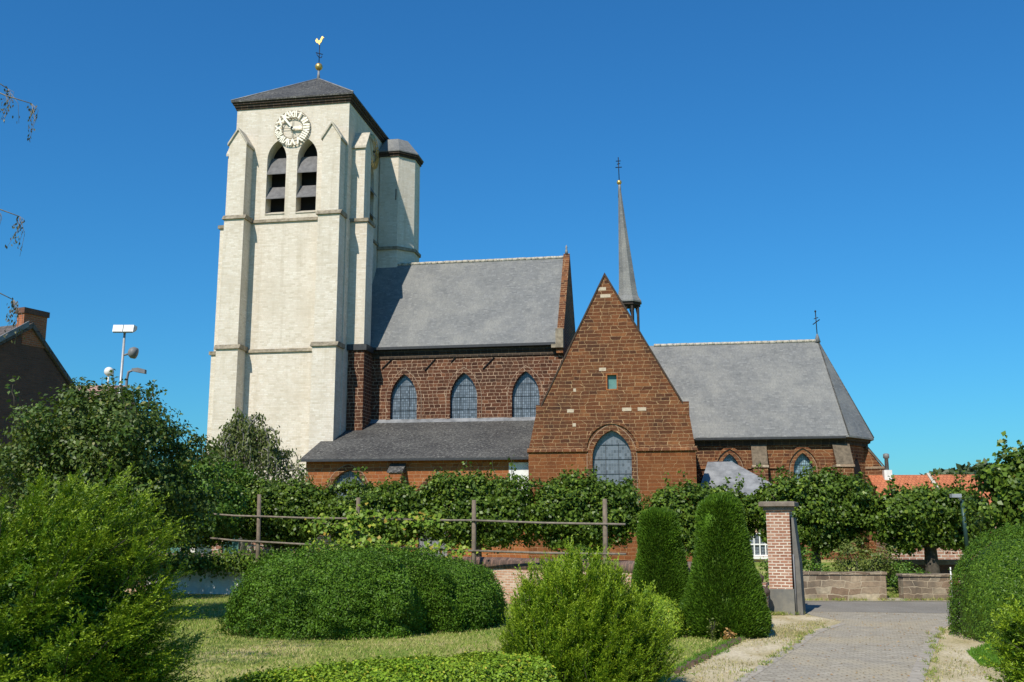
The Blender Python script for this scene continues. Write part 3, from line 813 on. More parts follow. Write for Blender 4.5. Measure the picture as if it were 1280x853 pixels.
# clock dials: open rings with roman numerals
def clock(front=True, cx=-23.2, cz=30.55, y=TY0):
    NUM = ['XII', 'I', 'II', 'III', 'IIII', 'V', 'VI', 'VII', 'VIII', 'IX', 'X', 'XI']
    rm = Matrix.Identity(4) if front else Matrix.Translation((TX1 + 0.14, 11.0, cz)) @ Matrix.Rotation(R(90), 4, 'Z') @ Matrix.Translation((-cx, -(y - 0.14), -cz))
    def place(o):
        o.data.transform(rm); return o
    rg = MB()
    for r in (1.33, 0.80):
        pts = [(cx + r * math.cos(t), y - 0.14, cz + r * math.sin(t)) for t in [2 * math.pi * k / 48 for k in range(49)]]
        rg.tube(pts, 0.028, 5, True, False)
    for k in range(4):
        t = math.pi / 4 * 2 * k
        rg.tube([(cx, y - 0.13, cz), (cx + 0.8 * math.cos(t), y - 0.13, cz + 0.8 * math.sin(t))], 0.018, 5)
    for k in range(4):
        t = math.pi / 4 + math.pi / 2 * k
        rg.tube([(cx + 1.33 * math.cos(t), y - 0.14, cz + 1.33 * math.sin(t)), (cx + 1.33 * math.cos(t), y + 0.1, cz + 1.33 * math.sin(t))], 0.025, 5)
    dial = place(rg.build('clock', M['limestone_trim'] if front else M['gold'], CH))
    for k, s in enumerate(NUM):
        cu = bpy.data.curves.new('numeral', 'FONT'); cu.body = s; cu.size = 0.64; cu.align_x = 'CENTER'; cu.align_y = 'CENTER'; cu.extrude = 0.02; cu.offset = 0.022
        to = bpy.data.objects.new('numeral', cu); COL.objects.link(to)
        dg = bpy.context.evaluated_depsgraph_get(); me = bpy.data.meshes.new_from_object(to.evaluated_get(dg))
        bpy.data.objects.remove(to); bpy.data.curves.remove(cu)
        xs = [v_.co.x for v_ in me.vertices]; ys = [v_.co.y for v_ in me.vertices]
        wd = max(xs) - min(xs); ht = max(ys) - min(ys); lim = 0.62
        sxx = min(1.25, lim / max(wd, 1e-3)); syy = 0.50 / ht
        a = -2 * math.pi * k / 12
        mtx = Matrix.Translation((cx, y - 0.16, cz)) @ Matrix.Rotation(-a, 4, 'Y') @ Matrix.Translation((0, 0, 1.065)) @ Matrix.Rotation(R(90), 4, 'X') @ Matrix.Diagonal((sxx, syy, 1, 1)) @ Matrix.Translation((-(max(xs) + min(xs)) / 2, -(max(ys) + min(ys)) / 2, 0))
        me.transform(rm @ mtx)
        me.materials.append(M['gold_pale'] if front else M['gold'])
        no = bpy.data.objects.new('numeral', me); COL.objects.link(no); no.parent = dial
    for ln, wd, ang, yo in ((0.80, 0.11, 93, 0.24), (1.18, 0.085, -38, 0.27)):
        hm = MB(); a = R(ang)
        dx, dz = math.sin(a), math.cos(a)
        px, pz = dz, -dx
        pl = [(-.22, -.03), (-.22, .03), (0, wd * .55), (ln * .7, wd), (ln * .74, wd * 1.5), (ln, 0.01), (ln, -.01), (ln * .74, -wd * 1.5), (ln * .7, -wd), (0, -wd * .55)]
        hm.prism_y([(cx + dx * q + px * r_, cz + dz * q + pz * r_) for q, r_ in pl], y - yo - 0.012, y - yo + 0.012)
        place(hm.build('hand', M['gold_pale'] if front else M['gold'], dial))
    hub = MB(); hub.lathe([(.09, -.1), (.09, .1)], (0, 0, 0), 10)
    ho = hub.build('hub', M['black_metal'], dial); ho.data.transform(rm @ Matrix.Translation((cx, y - 0.2, cz)) @ Matrix.Rotation(R(90), 4, 'X'))
clock(True)
clock(False)

# stair turret at the back right corner of the tower
TC = (-18.1, 14.7); TR = 1.95
oc = lambda r, o=0.5: [(TC[0] + r * math.cos(2 * math.pi * (k + o) / 8), TC[1] + r * math.sin(2 * math.pi * (k + o) / 8)) for k in range(8)]
tt = MB(); tt.prism_z(oc(TR + 0.06), 0, 23.3); tt.prism_z(oc(TR), 23.3, 30.9)
tur = tt.build('stair_turret', M['limestone'], CH)
tc_ = MB(); tc_.prism_z(oc(TR + 0.2), 23.18, 23.42); tc_.build('string_course', M['limestone_trim'], tur)
tc_ = MB(); tc_.prism_z(oc(TR + 0.12), 30.8, 31.0); tc_.prism_z(oc(TR + 0.24), 31.0, 31.15); tc_.build('cornice', M['cornice'], tur)
tc_ = MB(); tc_.prism_z(oc(TR + 0.3), 31.15, 31.24); tc_.prism_z(oc(TR + 0.3), 31.24, 32.55, oc(1.15)); tc_.prism_z(oc(1.15), 32.55, 32.75, oc(.1)); tc_.build('turret_roof', M['slate'], tur)
sl = MB(); a8 = R(-22.5 * 0); sl.box(TC[0] + 0.55, TC[0] + 0.62, TC[1] - TR * .924 - 0.02, TC[1] - TR * .924 + 0.2, 27.2, 28.1); sl.build('slit_window', M['dark_void'], tur)

# --- nave
NY, NH = 8.5, 14.45
nx0, nx1 = -19.0, -3.95
nw_ = MB(); nw_.box(nx0, nx1, NY, NY + 0.9, 0, NH)
nw_.box(nx0, nx1, 16.6, 17.5, 0, NH)
cut = MB()
for cx in (-15.32, -10.98, -6.58): cutter(cut, 0.97, 9.3, 10.95, 12.75, cx, NY, 0.55)
nave = nw_.build('nave_wall', M['ironstone'], CH, cut)
for cx in (-15.32, -10.98, -6.58): window(0.97, 9.3, 10.95, 12.75, cx, NY, 0.32, 'leaded', 'ironstone', 0.3)
fr = MB(); fr.box(nx0, nx1 - 0.02, NY - 0.09, NY, 13.85, 14.2); fr.box(nx0, nx1 - 0.02, NY - 0.2, NY, 14.2, 14.45)
fr.build('frieze', M['cornice'], nave)
gt = MB(); gt.box(nx0, nx1 - 0.5, NY - 0.5, NY - 0.02, 14.46, 14.64); gt.build('gutter', M['gutter'], nave)
for (xa, za, xb, zb) in ((-16.95, 13.15, -16.1, 13.95), (-13.8, 12.95, -13.05, 13.75), (-11.9, 13.5, -11.3, 14.1), (-9.6, 12.95, -8.8, 13.75)):
    tb = MB(); tb.bar((xa, NY - 0.05, za), (xb, NY - 0.05, zb), 0.07); tb.build('wall_anchor', M['black_metal'], nave)
RZ, RY = 22.0, 13.0
rf = MB()
sl_ = (RZ - 14.6) / (RY - NY + 0.3)
rf.prism_x([(NY - 0.4, 14.52), (NY - 0.35, 14.66), (RY, RZ), (17.85, 14.66), (17.9, 14.52), (RY, RZ - 0.25)], -19.0, nx1 - 0.42)
nroof = rf.build('nave_roof', M['slate'], CH)
rt = MB()
for i in range(30):
    x = -18.9 + i * 0.485; rt.tube([(x, RY, RZ + random.uniform(-.012, .012)), (x + 0.47, RY, RZ + random.uniform(-.012, .012))], 0.13, 8)
rt.build('ridge_tiles', M['ridge'], nroof)
fl_ = MB(); fl_.hull([(x, y, z) for x in (-19.0, nx1) for y, z in ((NY - 0.003, 9.3), (NY - 0.35, 9.19), (NY - 0.35, 9.24), (NY - 0.003, 9.52))]); fl_.build('lead_flashing', M['lead'], nave)
# east gable of the nave
ge = MB(); ge.prism_x([(NY - 0.35, 13.9), (17.85, 13.9), (17.85, 14.8), (RY, RZ + 0.28), (NY - 0.35, 14.8)], nx1 - 0.42, nx1 + 0.05)
ge.box(nx1 - 0.42, nx1 + 0.05, NY + 0.1, 17.4, 7, 13.9)
gobj = ge.build('nave_gable', M['rust_stone'], CH)
kn = MB(); kn.box(nx1 - 0.75, nx1 + 0.08, NY - 0.55, NY + 0.2, 14.25, 14.5); kn.box(nx1 - 0.45, nx1 + 0.08, NY - 0.5, NY + 0.1, 14.5, 15.6); kn.build('kneeler', M['limestone_trim'], gobj)
fn = MB(); fn.lathe([(.12, 0), (.1, .25), (.05, .4), (.09, .5), (.02, .7)], (nx1 - 0.2, RY, RZ + 0.25), 8); fn.build('finial', M['lead'], gobj)

# --- aisle
AY = 1.0
aw = MB(); aw.box(-19.5, -5.2, AY, AY + 0.7, 0, 6.2); aw.prism_x([(AY + 0.02, 0), (NY, 0), (NY, 9.1), (AY + 0.02, 6.2)], -19.48, -19.0)
cut = MB(); cutter(cut, 1.15, 2.6, 4.1, 5.6, -16.7, AY, 0.45); cutter(cut, 0.95, -0.2, 3.4, 4.85, -11.2, AY, 0.45)
aisle = aw.build('aisle_wall', M['aisle_brick'], CH, cut)
window(1.15, 2.6, 4.1, 5.6, -16.7, AY, 0.3, 'leaded', 'rust_stone', 0.28)
dm = MB(); dm.prism_y(arch(0.96, 0, 3.4, 4.85, -11.2), AY + 0.3, AY + 0.36)
dr = dm.build('door', M['door_wood'], CH)
pk = MB()
for k in range(9): pk.box(-12.1 + k * 0.2 + 0.01, -12.1 + k * 0.2 + 0.185, AY + 0.26, AY + 0.298, 0.05, 3.3)
pk.build('planks', M['door_wood'], dr)
r = MB(); ring_y(r, arch(1.25, 0, 3.4, 5.2, -11.2)[1:], arch(0.95, 0, 3.4, 4.85, -11.2)[1:], AY - 0.05, AY + 0.1); r.build('arch_surround', M['rust_stone'], dr)
wp = MB(); wp.box(-6.45, -5.2, AY - 0.02, AY + 0.3, 3.4, 5.95); wp.build('whitewashed_panel', M['whitewash'], aisle)
bt = MB(); bt.box(-13.85, -13.05, AY - 0.7, AY + 0.1, 0, 5.35); bo = bt.build('buttress', M['aisle_brick'], CH)
bt = MB(); bt.hull([(x, y, z) for x in (-13.95, -12.95) for y, z in ((AY - 0.8, 5.36), (AY - 0.8, 5.42), (AY, 5.36), (AY, 5.98))]); bt.build('weathering_slab', M['slate_dark'], bo)
ar = MB(); ar.prism_x([(AY - 0.45, 6.12), (NY, 9.22), (NY, 9.38), (AY - 0.45, 6.28)], -19.75, -5.1)
aroof = ar.build('aisle_roof', M['slate_dark'], CH)
gt = MB(); gt.box(-19.75, -5.1, AY - 0.6, AY - 0.46, 6.1, 6.24); gt.build('gutter', M['gutter'], aroof)

# --- transept with its gable
tg = MB()
tg.prism_y([(-5.08, 6.5), (4.82, 6.5), (4.82, 6.55), (4.42, 9.25), (4.1, 9.25), (-0.33, 17.25), (-4.25, 9.25), (-4.52, 9.25), (-5.08, 6.6)], 0, 0.75)
cut = MB(); cutter(cut, 1.16, 2.6, 6.1, 7.75, -0.08, 0, 0.5); cut.box(-0.3, 0.3, -0.3, 0.4, 10.2, 11.1)
gable = tg.build('transept_gable', M['rust_stone'], CH, cut)
tg = MB(); tg.prism_y([(-5.08, 0), (4.82, 0), (4.82, 6.497), (-5.08, 6.497)], 0, 0.75)
cut = MB(); cutter(cut, 1.16, 2.6, 6.1, 7.75, -0.08, 0, 0.5)
tg.build('transept_base', M['rust_base'], CH, cut)
for (x, z, w) in ((-0.55, 11.42, .42), (-2.25, 10.2, .16), (-2.52, 8.95, .40), (0.85, 8.98, .55), (1.75, 8.98, .50), (-2.3, 8.1, .20), (0.2, 8.12, .24), (-0.5, 16.4, .48), (-0.3, 15.95, .62), (2.9, 6.58, .5)):
    tg = MB(); tg.box(x - w / 2, x + w / 2, -0.012, 0.05, z - 0.1, z + 0.1); tg.build('pale_block', M['mortar_pale'], gable)
wn_ = window(1.16, 2.6, 6.1, 7.75, -0.08, 0, 0.3, 'leaded_big', 'rust_stone', 0.3)
sm_ = MB(); sm_.box(-0.29, 0.29, 0.22, 0.28, 10.21, 11.09); so = sm_.build('small_window', M['green_glass'], CH)
sm_ = MB(); ring_y(sm_, [(-.36, 10.14), (.36, 10.14), (.36, 11.16), (-.36, 11.16), (-.36, 10.14)], [(-.28, 10.22), (.28, 10.22), (.28, 11.08), (-.28, 11.08), (-.28, 10.22)], -0.02, 0.2); sm_.build('frame', M['aisle_brick'], so)
for xa, xb in ((-5.15, -1.5), (1.34, 4.9)):
    stc = MB(); stc.prism_x([(-0.13, 6.5), (0.0, 6.42), (0.0, 6.72), (-0.04, 6.72)], xa, xb)
    stc.build('string_course', M['rust_stone'], gable)
hood = MB(); ring_y(hood, arch(1.62, 6.6, 6.62, 8.28, -0.08)[1:], arch(1.48, 6.6, 6.62, 8.12, -0.08)[1:], -0.1, 0.0); hood.build('hood_mould', M['rust_stone'], gable)
cp = MB()
for s, xe in ((-1, -4.3), (1, 4.16)):
    pl = [(-0.33, 17.2), (xe, 9.2), (xe, 9.38), (-0.33, 17.42)]
    pl = pl if s < 0 else pl[::-1]
    cp.prism_y(pl, -0.05, 0.76)
cp.build('gable_coping', M['dark_coping'], gable)
kn = MB(); kn.box(-4.62, -4.0, -0.03, 0.77, 8.85, 9.33); kn.build('kneeler', M['rust_stone'], gable)
kn = MB(); kn.box(3.85, 4.52, -0.03, 0.77, 8.6, 9.38); kn.build('kneeler', M['rust_stone'], gable)
tb = MB(); tb.box(-4.6, 4.4, 0.75, 8.5, 0, 8.8); tb.build('transept_wall', M['rust_stone'], CH)
tr = MB(); tr.prism_y([(-4.6, 8.8), (4.4, 8.8), (-0.3, 16.9)], 0.76, 13.5); tr.build('transept_roof', M['slate_dark'], CH)

# --- crossing spire
SX, SY = 0.42, 13.0
def octo(c, r, o=0.5): return [(c[0] + r * math.cos(2 * math.pi * (k + o) / 8), c[1] + r * math.sin(2 * math.pi * (k + o) / 8)) for k in range(8)]
sp = MB()
lv_ = [(18.25, 1.02, 0.0), (18.36, 1.03, 0.0), (18.75, 0.80, -0.01), (19.3, 0.70, -0.03), (20.5, 0.60, -0.10), (24.0, 0.33, -0.32), (27.2, 0.10, -0.50), (27.35, 0.09, -0.51)]
for (z0, r0, d0), (z1, r1, d1) in zip(lv_[:-1], lv_[1:]):
    sp.prism_z(octo((SX + d0, SY), r0), z0, z1, octo((SX + d1, SY), r1))
spire = sp.build('spire', M['slate'], CH)
sb = MB(); sb.prism_z(octo((SX, SY), 0.92), 18.05, 18.25); sb.build('lantern_head', M['old_wood'], spire)
sb = MB(); sb.prism_z(octo((SX, SY), 0.8), 14.4, 16.2); sb.build('lantern_base', M['old_wood'], spire)
for k in range(8):
    t = 2 * math.pi * (k + .5) / 8
    po = MB(); po.box(SX + .74 * math.cos(t) - .08, SX + .74 * math.cos(t) + .08, SY + .74 * math.sin(t) - .08, SY + .74 * math.sin(t) + .08, 16.2, 18.05)
    t2 = 2 * math.pi * (k + 1.5) / 8
    po.bar((SX + .74 * math.cos(t), SY + .74 * math.sin(t), 17.2), (SX + .74 * math.cos(t) * .6 + .74 * math.cos(t2) * .4, SY + .74 * math.sin(t) * .6 + .74 * math.sin(t2) * .4, 18.0), 0.08)
    po.build('lantern_post', M['old_wood'], spire)
zt = 27.35; sx_ = SX - 0.51
ld = MB(); ld.lathe([(.13, -.9), (.10, 0), (.07, .15)], (sx_ + .02, SY, zt), 8); ld.build('lead_cap', M['lead'], spire)
ob_ = MB(); ob_.lathe([(0.02, -0.19)] + [(0.19 * math.cos(t), 0.19 * math.sin(t)) for t in [R(a) for a in range(-80, 81, 20)]] + [(0.02, 0.19)], (sx_, SY, zt + 0.3), 12); ob_.build('orb', M['gold'], spire)
cr = MB(); cr.tube([(sx_, SY, zt + .45), (sx_ - .04, SY, zt + 2.3)], 0.035, 5)
cr.bar((sx_ - .26, SY, zt + 1.5), (sx_ + .22, SY, zt + 1.5), .05); cr.bar((sx_ - .22, SY, zt + 2.0), (sx_ + .14, SY, zt + 2.0), .05); cr.bar((sx_ - .14, SY, zt + 1.75), (sx_ + .1, SY, zt + 1.8), .05)
cr.build('cross', M['black_metal'], spire)

# --- chancel
cw = MB()
half = [(4.4, 8.5), (14.45, 8.5), (16.25, 11.05), (16.25, 14.95), (14.45, 17.5), (4.4, 17.5)]
cw.prism_z(half, 0, 7.7)
cut = MB()
for cx in (7.1, 11.8): cutter(cut, 0.62, 3.0, 5.7, 6.85, cx, 8.5, 0.6)
chw = cw.build('chancel_wall', M['rust_stone'], CH, cut)
for cx in (7.1, 11.8):
    p_ = window(0.62, 3.0, 5.7, 6.85, cx, 8.5, 0.38, 'church_blue', 'rust_stone', 0.22, True, proud=0.03)
    h2 = MB(); ring_y(h2, arch(1.12, 5.0, 5.75, 7.38, cx)[1:], arch(0.93, 5.0, 5.75, 7.16, cx)[1:], 8.5 - 0.14, 8.5); h2.build('hood_mould', M['rust_stone'], p_)
for xa, xb in ((5.0, 5.95), (8.25, 8.5), (9.5, 10.65), (12.95, 13.4)):
    sc2 = MB(); sc2.prism_x([(8.36, 5.85), (8.5, 5.8), (8.5, 6.05), (8.45, 6.05)], xa, xb)
    sc2.build('string_course', M['rust_stone'], chw)
def chancel_buttress(a, d, w=0.9, proj=0.95):
    """a: foot on the wall, d: outward direction"""
    d = Vector((d[0], d[1], 0)).normalized(); s = Vector((-d.y, d.x, 0)); a = Vector((a[0], a[1], 0))
    b = MB()
    def P(o, q, z): v = a + d * o + s * q; return (v.x, v.y, z)
    b.hull([P(o, q * w / 2, z) for q in (-1, 1) for o, z in ((-.3, 0), (proj, 0), (proj, 5.95), (-.3, 5.95))])
    b.hull([P(o, q * (w / 2 - .05), z) for q in (-1, 1) for o, z in ((-.3, 5.95), (proj - .08, 5.95), (0.12, 7.25), (-.3, 7.25))])
    o = b.build('chancel_buttress', M['rust_stone'], CH)
    c = MB(); c.hull([P(o_, q * (w / 2 + .06), z) for q in (-1, 1) for o_, z in ((0.0, 5.87), (proj + .09, 5.87), (proj + .03, 6.02), (0.0, 6.02))])
    c.build('drip_course', M['church_wall_stone'], o)
    c = MB(); c.hull([P(o_, q * (w / 2 + .02), z) for q in (-1, 1) for o_, z in ((proj - .02, 6.03), (proj - .05, 6.12), (0.16, 7.40), (0.1, 7.3))])
    c.build('weathering_slab', M['slab_stone'], o)
chancel_buttress((9.0, 8.5), (0, -1), 0.95)
chancel_buttress((14.2, 8.5), (0.12, -1), 1.05)
chancel_buttress((16.2, 11.2), (1, -0.30), 1.0, 1.15)
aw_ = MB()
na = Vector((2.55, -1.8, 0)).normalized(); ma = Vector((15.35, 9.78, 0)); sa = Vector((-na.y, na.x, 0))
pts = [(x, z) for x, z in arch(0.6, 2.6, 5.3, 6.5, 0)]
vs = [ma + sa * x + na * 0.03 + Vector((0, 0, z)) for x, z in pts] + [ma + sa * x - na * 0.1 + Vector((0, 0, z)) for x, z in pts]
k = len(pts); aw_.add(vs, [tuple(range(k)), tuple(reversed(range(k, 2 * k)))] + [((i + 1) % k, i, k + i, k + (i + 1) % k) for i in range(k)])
aw_.build('window', M['dark_void'], CH)  # near-black plate on the wall paints the window recess in shade
cf = MB()
def off(poly, o):
    c = Vector((10, 13)); out = []
    n = len(poly)
    for i in range(n):
        p0, p1, p2 = Vector(poly[i - 1]), Vector(poly[i]), Vector(poly[(i + 1) % n])
        d1 = (p1 - p0).normalized(); d2 = (p2 - p1).normalized(); n1 = Vector((d1.y, -d1.x)); n2 = Vector((d2.y, -d2.x))
        bis = (n1 + n2).normalized(); out.append(tuple(p1 + bis * o / max(0.3, bis.dot(n1))))
    return out
cf.prism_z(off(half, 0.12), 7.35, 7.6); cf.prism_z(off(half, 0.28), 7.6, 7.82); cf.build('cornice', M['cornice'], chw)
cro = MB()
ev = off(half, 0.5)
ev[0] = (4.2, ev[0][1]); ev[5] = (4.2, ev[5][1])
re = (13.75, 13.0, 15.05); rs = (-3.9, 13.0, 15.05)
ev[0] = (-3.9, ev[0][1]); ev[5] = (-3.9, ev[5][1])
vs = [(x, y, 7.80) for x, y in ev] + [(x, y, 7.92) for x, y in ev] + [rs, re]
cro.add(vs, [(5, 4, 3, 2, 1, 0), (0, 1, 7, 6), (1, 2, 8, 7), (2, 3, 9, 8), (3, 4, 10, 9), (4, 5, 11, 10), (5, 0, 6, 12, 11), (6, 7, 13, 12), (7, 8, 13), (8, 9, 13), (9, 10, 13), (10, 11, 12, 13)])
croof = cro.build('chancel_roof', M['slate'], CH)
rt = MB()
for i in range(24):
    x = 2.2 + i * 0.483; rt.tube([(x, 13, 15.06 + random.uniform(-.012, .012)), (x + 0.47, 13, 15.06 + random.uniform(-.012, .012))], 0.12, 8)
rt.build('ridge_tiles', M['ridge'], croof)
hp = MB(); hp.tube([(ev[1][0], ev[1][1], 7.95), re], 0.045, 6); hp.tube([(ev[2][0], ev[2][1], 7.95), re], 0.045, 6); hp.build('hip_flashing', M['slate_dark'], croof)
cr = MB(); cr.lathe([(.22, -.1), (.12, .3), (.05, .5)], (13.72, 13, 15.05), 8); cft = cr.build('cross_foot', M['lead'], croof)
cr = MB(); cr.tube([(13.72, 13, 15.4), (13.68, 13, 17.2)], 0.035, 5); cr.bar((13.46, 13, 16.25), (13.95, 13, 16.6), .05); cr.bar((13.55, 13, 16.65), (13.85, 13, 16.75), .04)
cr.lathe([(.02, -.09), (.08, 0), (.02, .09)], (13.68, 13, 17.2), 8); cr.build('cross', M['black_metal'], croof)
gt = MB(); gt.box(4.9, 14.5, 7.86, 7.99, 7.72, 7.86); gt.build('gutter', M['gutter'], croof)

# --- sacristy, low under a lead roof
sa_ = MB(); sa_.box(4.83, 10.4, 3.0, 8.45, 0, 3.9)
cut = MB(); cut.box(7.75, 9.15, 2.7, 3.25, 0.35, 1.75)
sac = sa_.build('sacristy_wall', M['garden_brick'], CH, cut)
sr = MB(); sr.hull([(4.84, 2.75, 3.9), (10.6, 2.75, 3.9), (10.6, 8.4, 3.9), (4.84, 8.4, 3.9), (5.6, 5.6, 6.15), (7.1, 5.6, 6.15), (5.6, 8.4, 6.15), (7.1, 8.4, 6.15)])
sr.build('sacristy_roof', M['lead'], CH)
ww = MB(); ww.box(7.77, 9.13, 3.14, 3.2, 0.36, 1.74); wwo = ww.build('window', M['leaded'], CH)
wf = MB()
for x in (7.79, 8.12, 8.45, 8.78, 9.11): wf.box(x - .035, x + .035, 3.02, 3.1, 0.36, 1.74)
for z in (0.40, 1.05, 1.70): wf.box(7.78, 9.12, 3.03, 3.09, z - .04, z + .04)
wf.build('frame', M['white_paint'], wwo)
wf = MB(); wf.box(7.6, 9.3, 2.8, 3.05, 0.2, 0.34); wf.build('sill', M['white_paint'], wwo)

# ------------------------------------------------------------------ churchyard wall by the street
def stone_wall(x0, x1, y, hgt, label):
    mb = MB(); mb.box(x0, x1, y, y + 0.45, -0.05, hgt)
    o = mb.build('stone_wall', M['church_wall_stone'], None, None, 0.03); tag(o, label, 'wall', 'low stone walls along the street')
    cp_ = MB(); x = x0 - 0.03
    while x < x1:
        w = random.uniform(.35, .6); w = min(w, x1 + 0.03 - x)
        cp_.box(x, x + w - .012, y - .035, y + .48, hgt - 0.004 + .005, hgt + .07 + random.uniform(-.012, .012)); x += w
    cp_.build('coping', M['church_wall_stone'], o)
    return o
stone_wall(8.0, 11.24, 31.05, 0.76, 'low weathered stone wall with rusty end block, beside the gate pillar')
stone_wall(11.74, 16.5, 31.05, 0.70, 'darker low stone wall right of the grassy gap, meeting the clipped hedge')
st_ = MB(); st_.box(11.2, 11.8, 31.0, 31.5, 0, .05); tag(st_.build('threshold_step', M['kerb']), 'flat stone step in the gap between the low stone walls', 'step')

# ------------------------------------------------------------------ garden wall, gate pillar
GW = empty('garden_wall', (0, 0, 0), 0, 'long pale brick garden wall with rounded dark brick coping behind the hedges', 'wall')
line = [(-22, 37.0), (-9.4, 34.15), (-1.2, 30.85), (2.96, 27.24), (5.3, 24.95)]
line = [(-22, 37.0), (-9.4, 34.15), (-1.2, 30.85), (3.4, 27.35), (6.0, 26.55)]
wb = MB(); wc = MB()
for (x0, y0), (x1, y1) in zip(line[:-1], line[1:]):
    d = Vector((x1 - x0, y1 - y0, 0)).normalized(); s = Vector((-d.y, d.x, 0)) * 0.15
    a = Vector((x0, y0, 0)) ; b = Vector((x1, y1, 0))
    q = [a - s, b - s, b + s, a + s]
    wb.prism_z([(v_.x, v_.y) for v_ in q], -0.05, 1.08)
    seg = int((b - a).length / 0.25)
    wc.tube([(*(a + (b - a) * i / seg).xy, 1.10 + random.uniform(-.006, .006)) for i in range(seg + 1)], 0.2, 10)
wb.build('brick_face', M['garden_brick'], GW)
wc.build('coping', M['coping_brick'], GW)
wp = MB()
a = Vector((-12.2, 34.6, 0)); b = Vector((-8.6, 33.65, 0))
wp.prism_z([(-12.2, 34.55), (-8.7, 33.68), (-8.66, 33.84), (-12.16, 34.71)], 0.0, 0.92); 
wp.build('whitewashed_panel', M['whitewash'], GW)

EP = empty('wall_end_pier', (6.1, 26.0, 0), R(-20), 'short rounded brick pier stepping down from the garden wall beside the gate pillar', 'pier')
ep = MB(); ep.lathe([(.30, -.05), (.30, .52)], (0, 0, 0), 16); ep.box(-.35, .28, -.1, .35, .0, .8); ep.build('shaft', M['pillar_brick'], EP)
ep = MB(); ep.lathe([(.36, .52), (.37, .62), (.26, .74), (.05, .79)], (0, 0, 0), 16); ep.lathe([(.3, 0.8), (.34, .95), (.2, 1.05), (.05, 1.08)], (-.12, .2, 0), 14); ep.build('coping', M['coping_brick'], EP)

GP = empty('gate_pillar', (6.93, 26.5, 0), R(-22), 'tall brick gate pillar with flat stone cap and grey rendered plinth', 'pillar')
gp = MB(); gp.box(-.30, .28, -.30, .34, 0.62, 2.62); gp.build('shaft', M['pillar_brick'], GP)
gp = MB(); gp.box(-.335, .315, -.335, .375, -.05, .64); gp.build('plinth', M['render'], GP, None, 0.012)
gp = MB(); gp.box(-.36, .33, -.36, .40, 2.60, 2.70); gp.build('necking', M['cap_stone'], GP)
gp = MB(); gp.box(-.46, .44, -.46, .50, 2.70, 2.80); gp.hull([(x * .46 - .01, y * .48 + .02, 2.80) for x in (-1, 1) for y in (-1, 1)] + [(x * .4 - .01, y * .42 + .02, 2.825) for x in (-1, 1) for y in (-1, 1)]); gp.build('cap', M['cap_stone'], GP, None, 0.01)
gp = MB(); gp.prism_y([(.318, 0), (.50, 0), (.47, 1.3), (.37, 2.42), (.318, 2.42)], -.24, .36); gp.build('rendered_jamb', M['render_dark'], GP)
gp = MB(); gp.tube([(.345, -.30, 0.02), (.335, -.30, 1.5)], .02, 6); gp.build('corner_guard', M['lamp_grey'], GP)
GL = empty('gate_leaf', (7.30, 26.85, 0), R(74), 'dark iron gate leaf folded back behind the brick gate pillar', 'gate')
gl = MB(); gl.box(0, 1.5, -.03, .03, 0.08, 1.62); gl.build('panel', M['black_metal'], GL)
gl = MB()
for x in (0.0, 1.5): gl.box(x - .035, x + .035, -.045, .045, .03, 1.75)
for z in (.1, .9, 1.6): gl.box(0, 1.5, -.045, .045, z - .03, z + .03)
gl.build('frame', M['black_metal'], GL)

# ------------------------------------------------------------------ trellis and vine
TR_ = empty('trellis', (0, 0, 0), 0, 'trellis of four weathered poles carrying two thin wooden rails', 'trellis')
posts = [(-8.16, 33.0, 3.2), (-4.77, 31.5, 3.06), (-1.13, 30.0, 2.95), (2.50, 27.75, 2.93)]
for x, y, z in posts:
    p = MB(); p.tube([(x, y, -.1), (x + .02, y, z * .5), (x + random.uniform(-.03, .03), y, z)], [.075, .07, .062], 8); p.build('pole', M['pole_wood'], TR_)
for zz in ((2.58, 2.50, 2.42, 2.36, 2.25), (1.80, 1.70, 1.60, 1.49, 1.47)):
    pts = [(-9.9, 33.75), (-8.16, 32.92), (-4.77, 31.42), (-1.13, 29.92), (2.9, 27.45)]
    for i in range(4):
        p = MB(); a = Vector((*pts[i], zz[i])); b = Vector((*pts[i + 1], zz[i + 1]))
        p.tube([a, (a + b) / 2 + Vector((0, 0, -.02)), b + (b - a).normalized() * .15], .034, 6); p.build('rail', M['rail_wood'], TR_)
def vine():
    root = empty('grapevine', (-4.77, 31.4, 0), 0, 'yellow-green grapevine climbing the trellis pole and spreading along its rails', 'vine')
    st = MB(); V = []
    paths = [[(0, -.05, 0), (.05, -.08, 1.0), (-.05, -.06, 2.0), (.05, -.08, 2.75)],
             [(0, -.08, 1.7), (.9, -.45, 1.62), (2.2, -.95, 1.55), (3.5, -1.45, 1.5)],
             [(0, -.08, 2.4), (.8, -.4, 2.46), (1.9, -.85, 2.4), (2.6, -1.1, 2.38)],
             [(0, -.08, 2.3), (-.8, .3, 2.25), (-1.5, .65, 2.3)],
             [(0, -.08, 1.6), (-.9, .35, 1.65), (-1.4, .6, 1.62)]]
    for p, n in zip(paths, (420, 330, 200, 90, 80)):
        st.tube(p, [.03] + [.015] * (len(p) - 1), 5)
        p = np.array(p); k = RNG.integers(0, len(p) - 1, n); t = RNG.random(n)[:, None]
        Q = p[k] * (1 - t) + p[k + 1] * t + RNG.normal(size=(n, 3)) * np.array([.2, .14, .13]) + np.array([0, -.06, -.03])
        V.append(scatter_leaves(Q, np.tile([-.2, -.8, .4], (n, 1)), .125, .115, 0.4, .8))
    st.build('stem', M['bark'], root); leaf_object('foliage', np.concatenate(V), M['vine'], root)
vine()

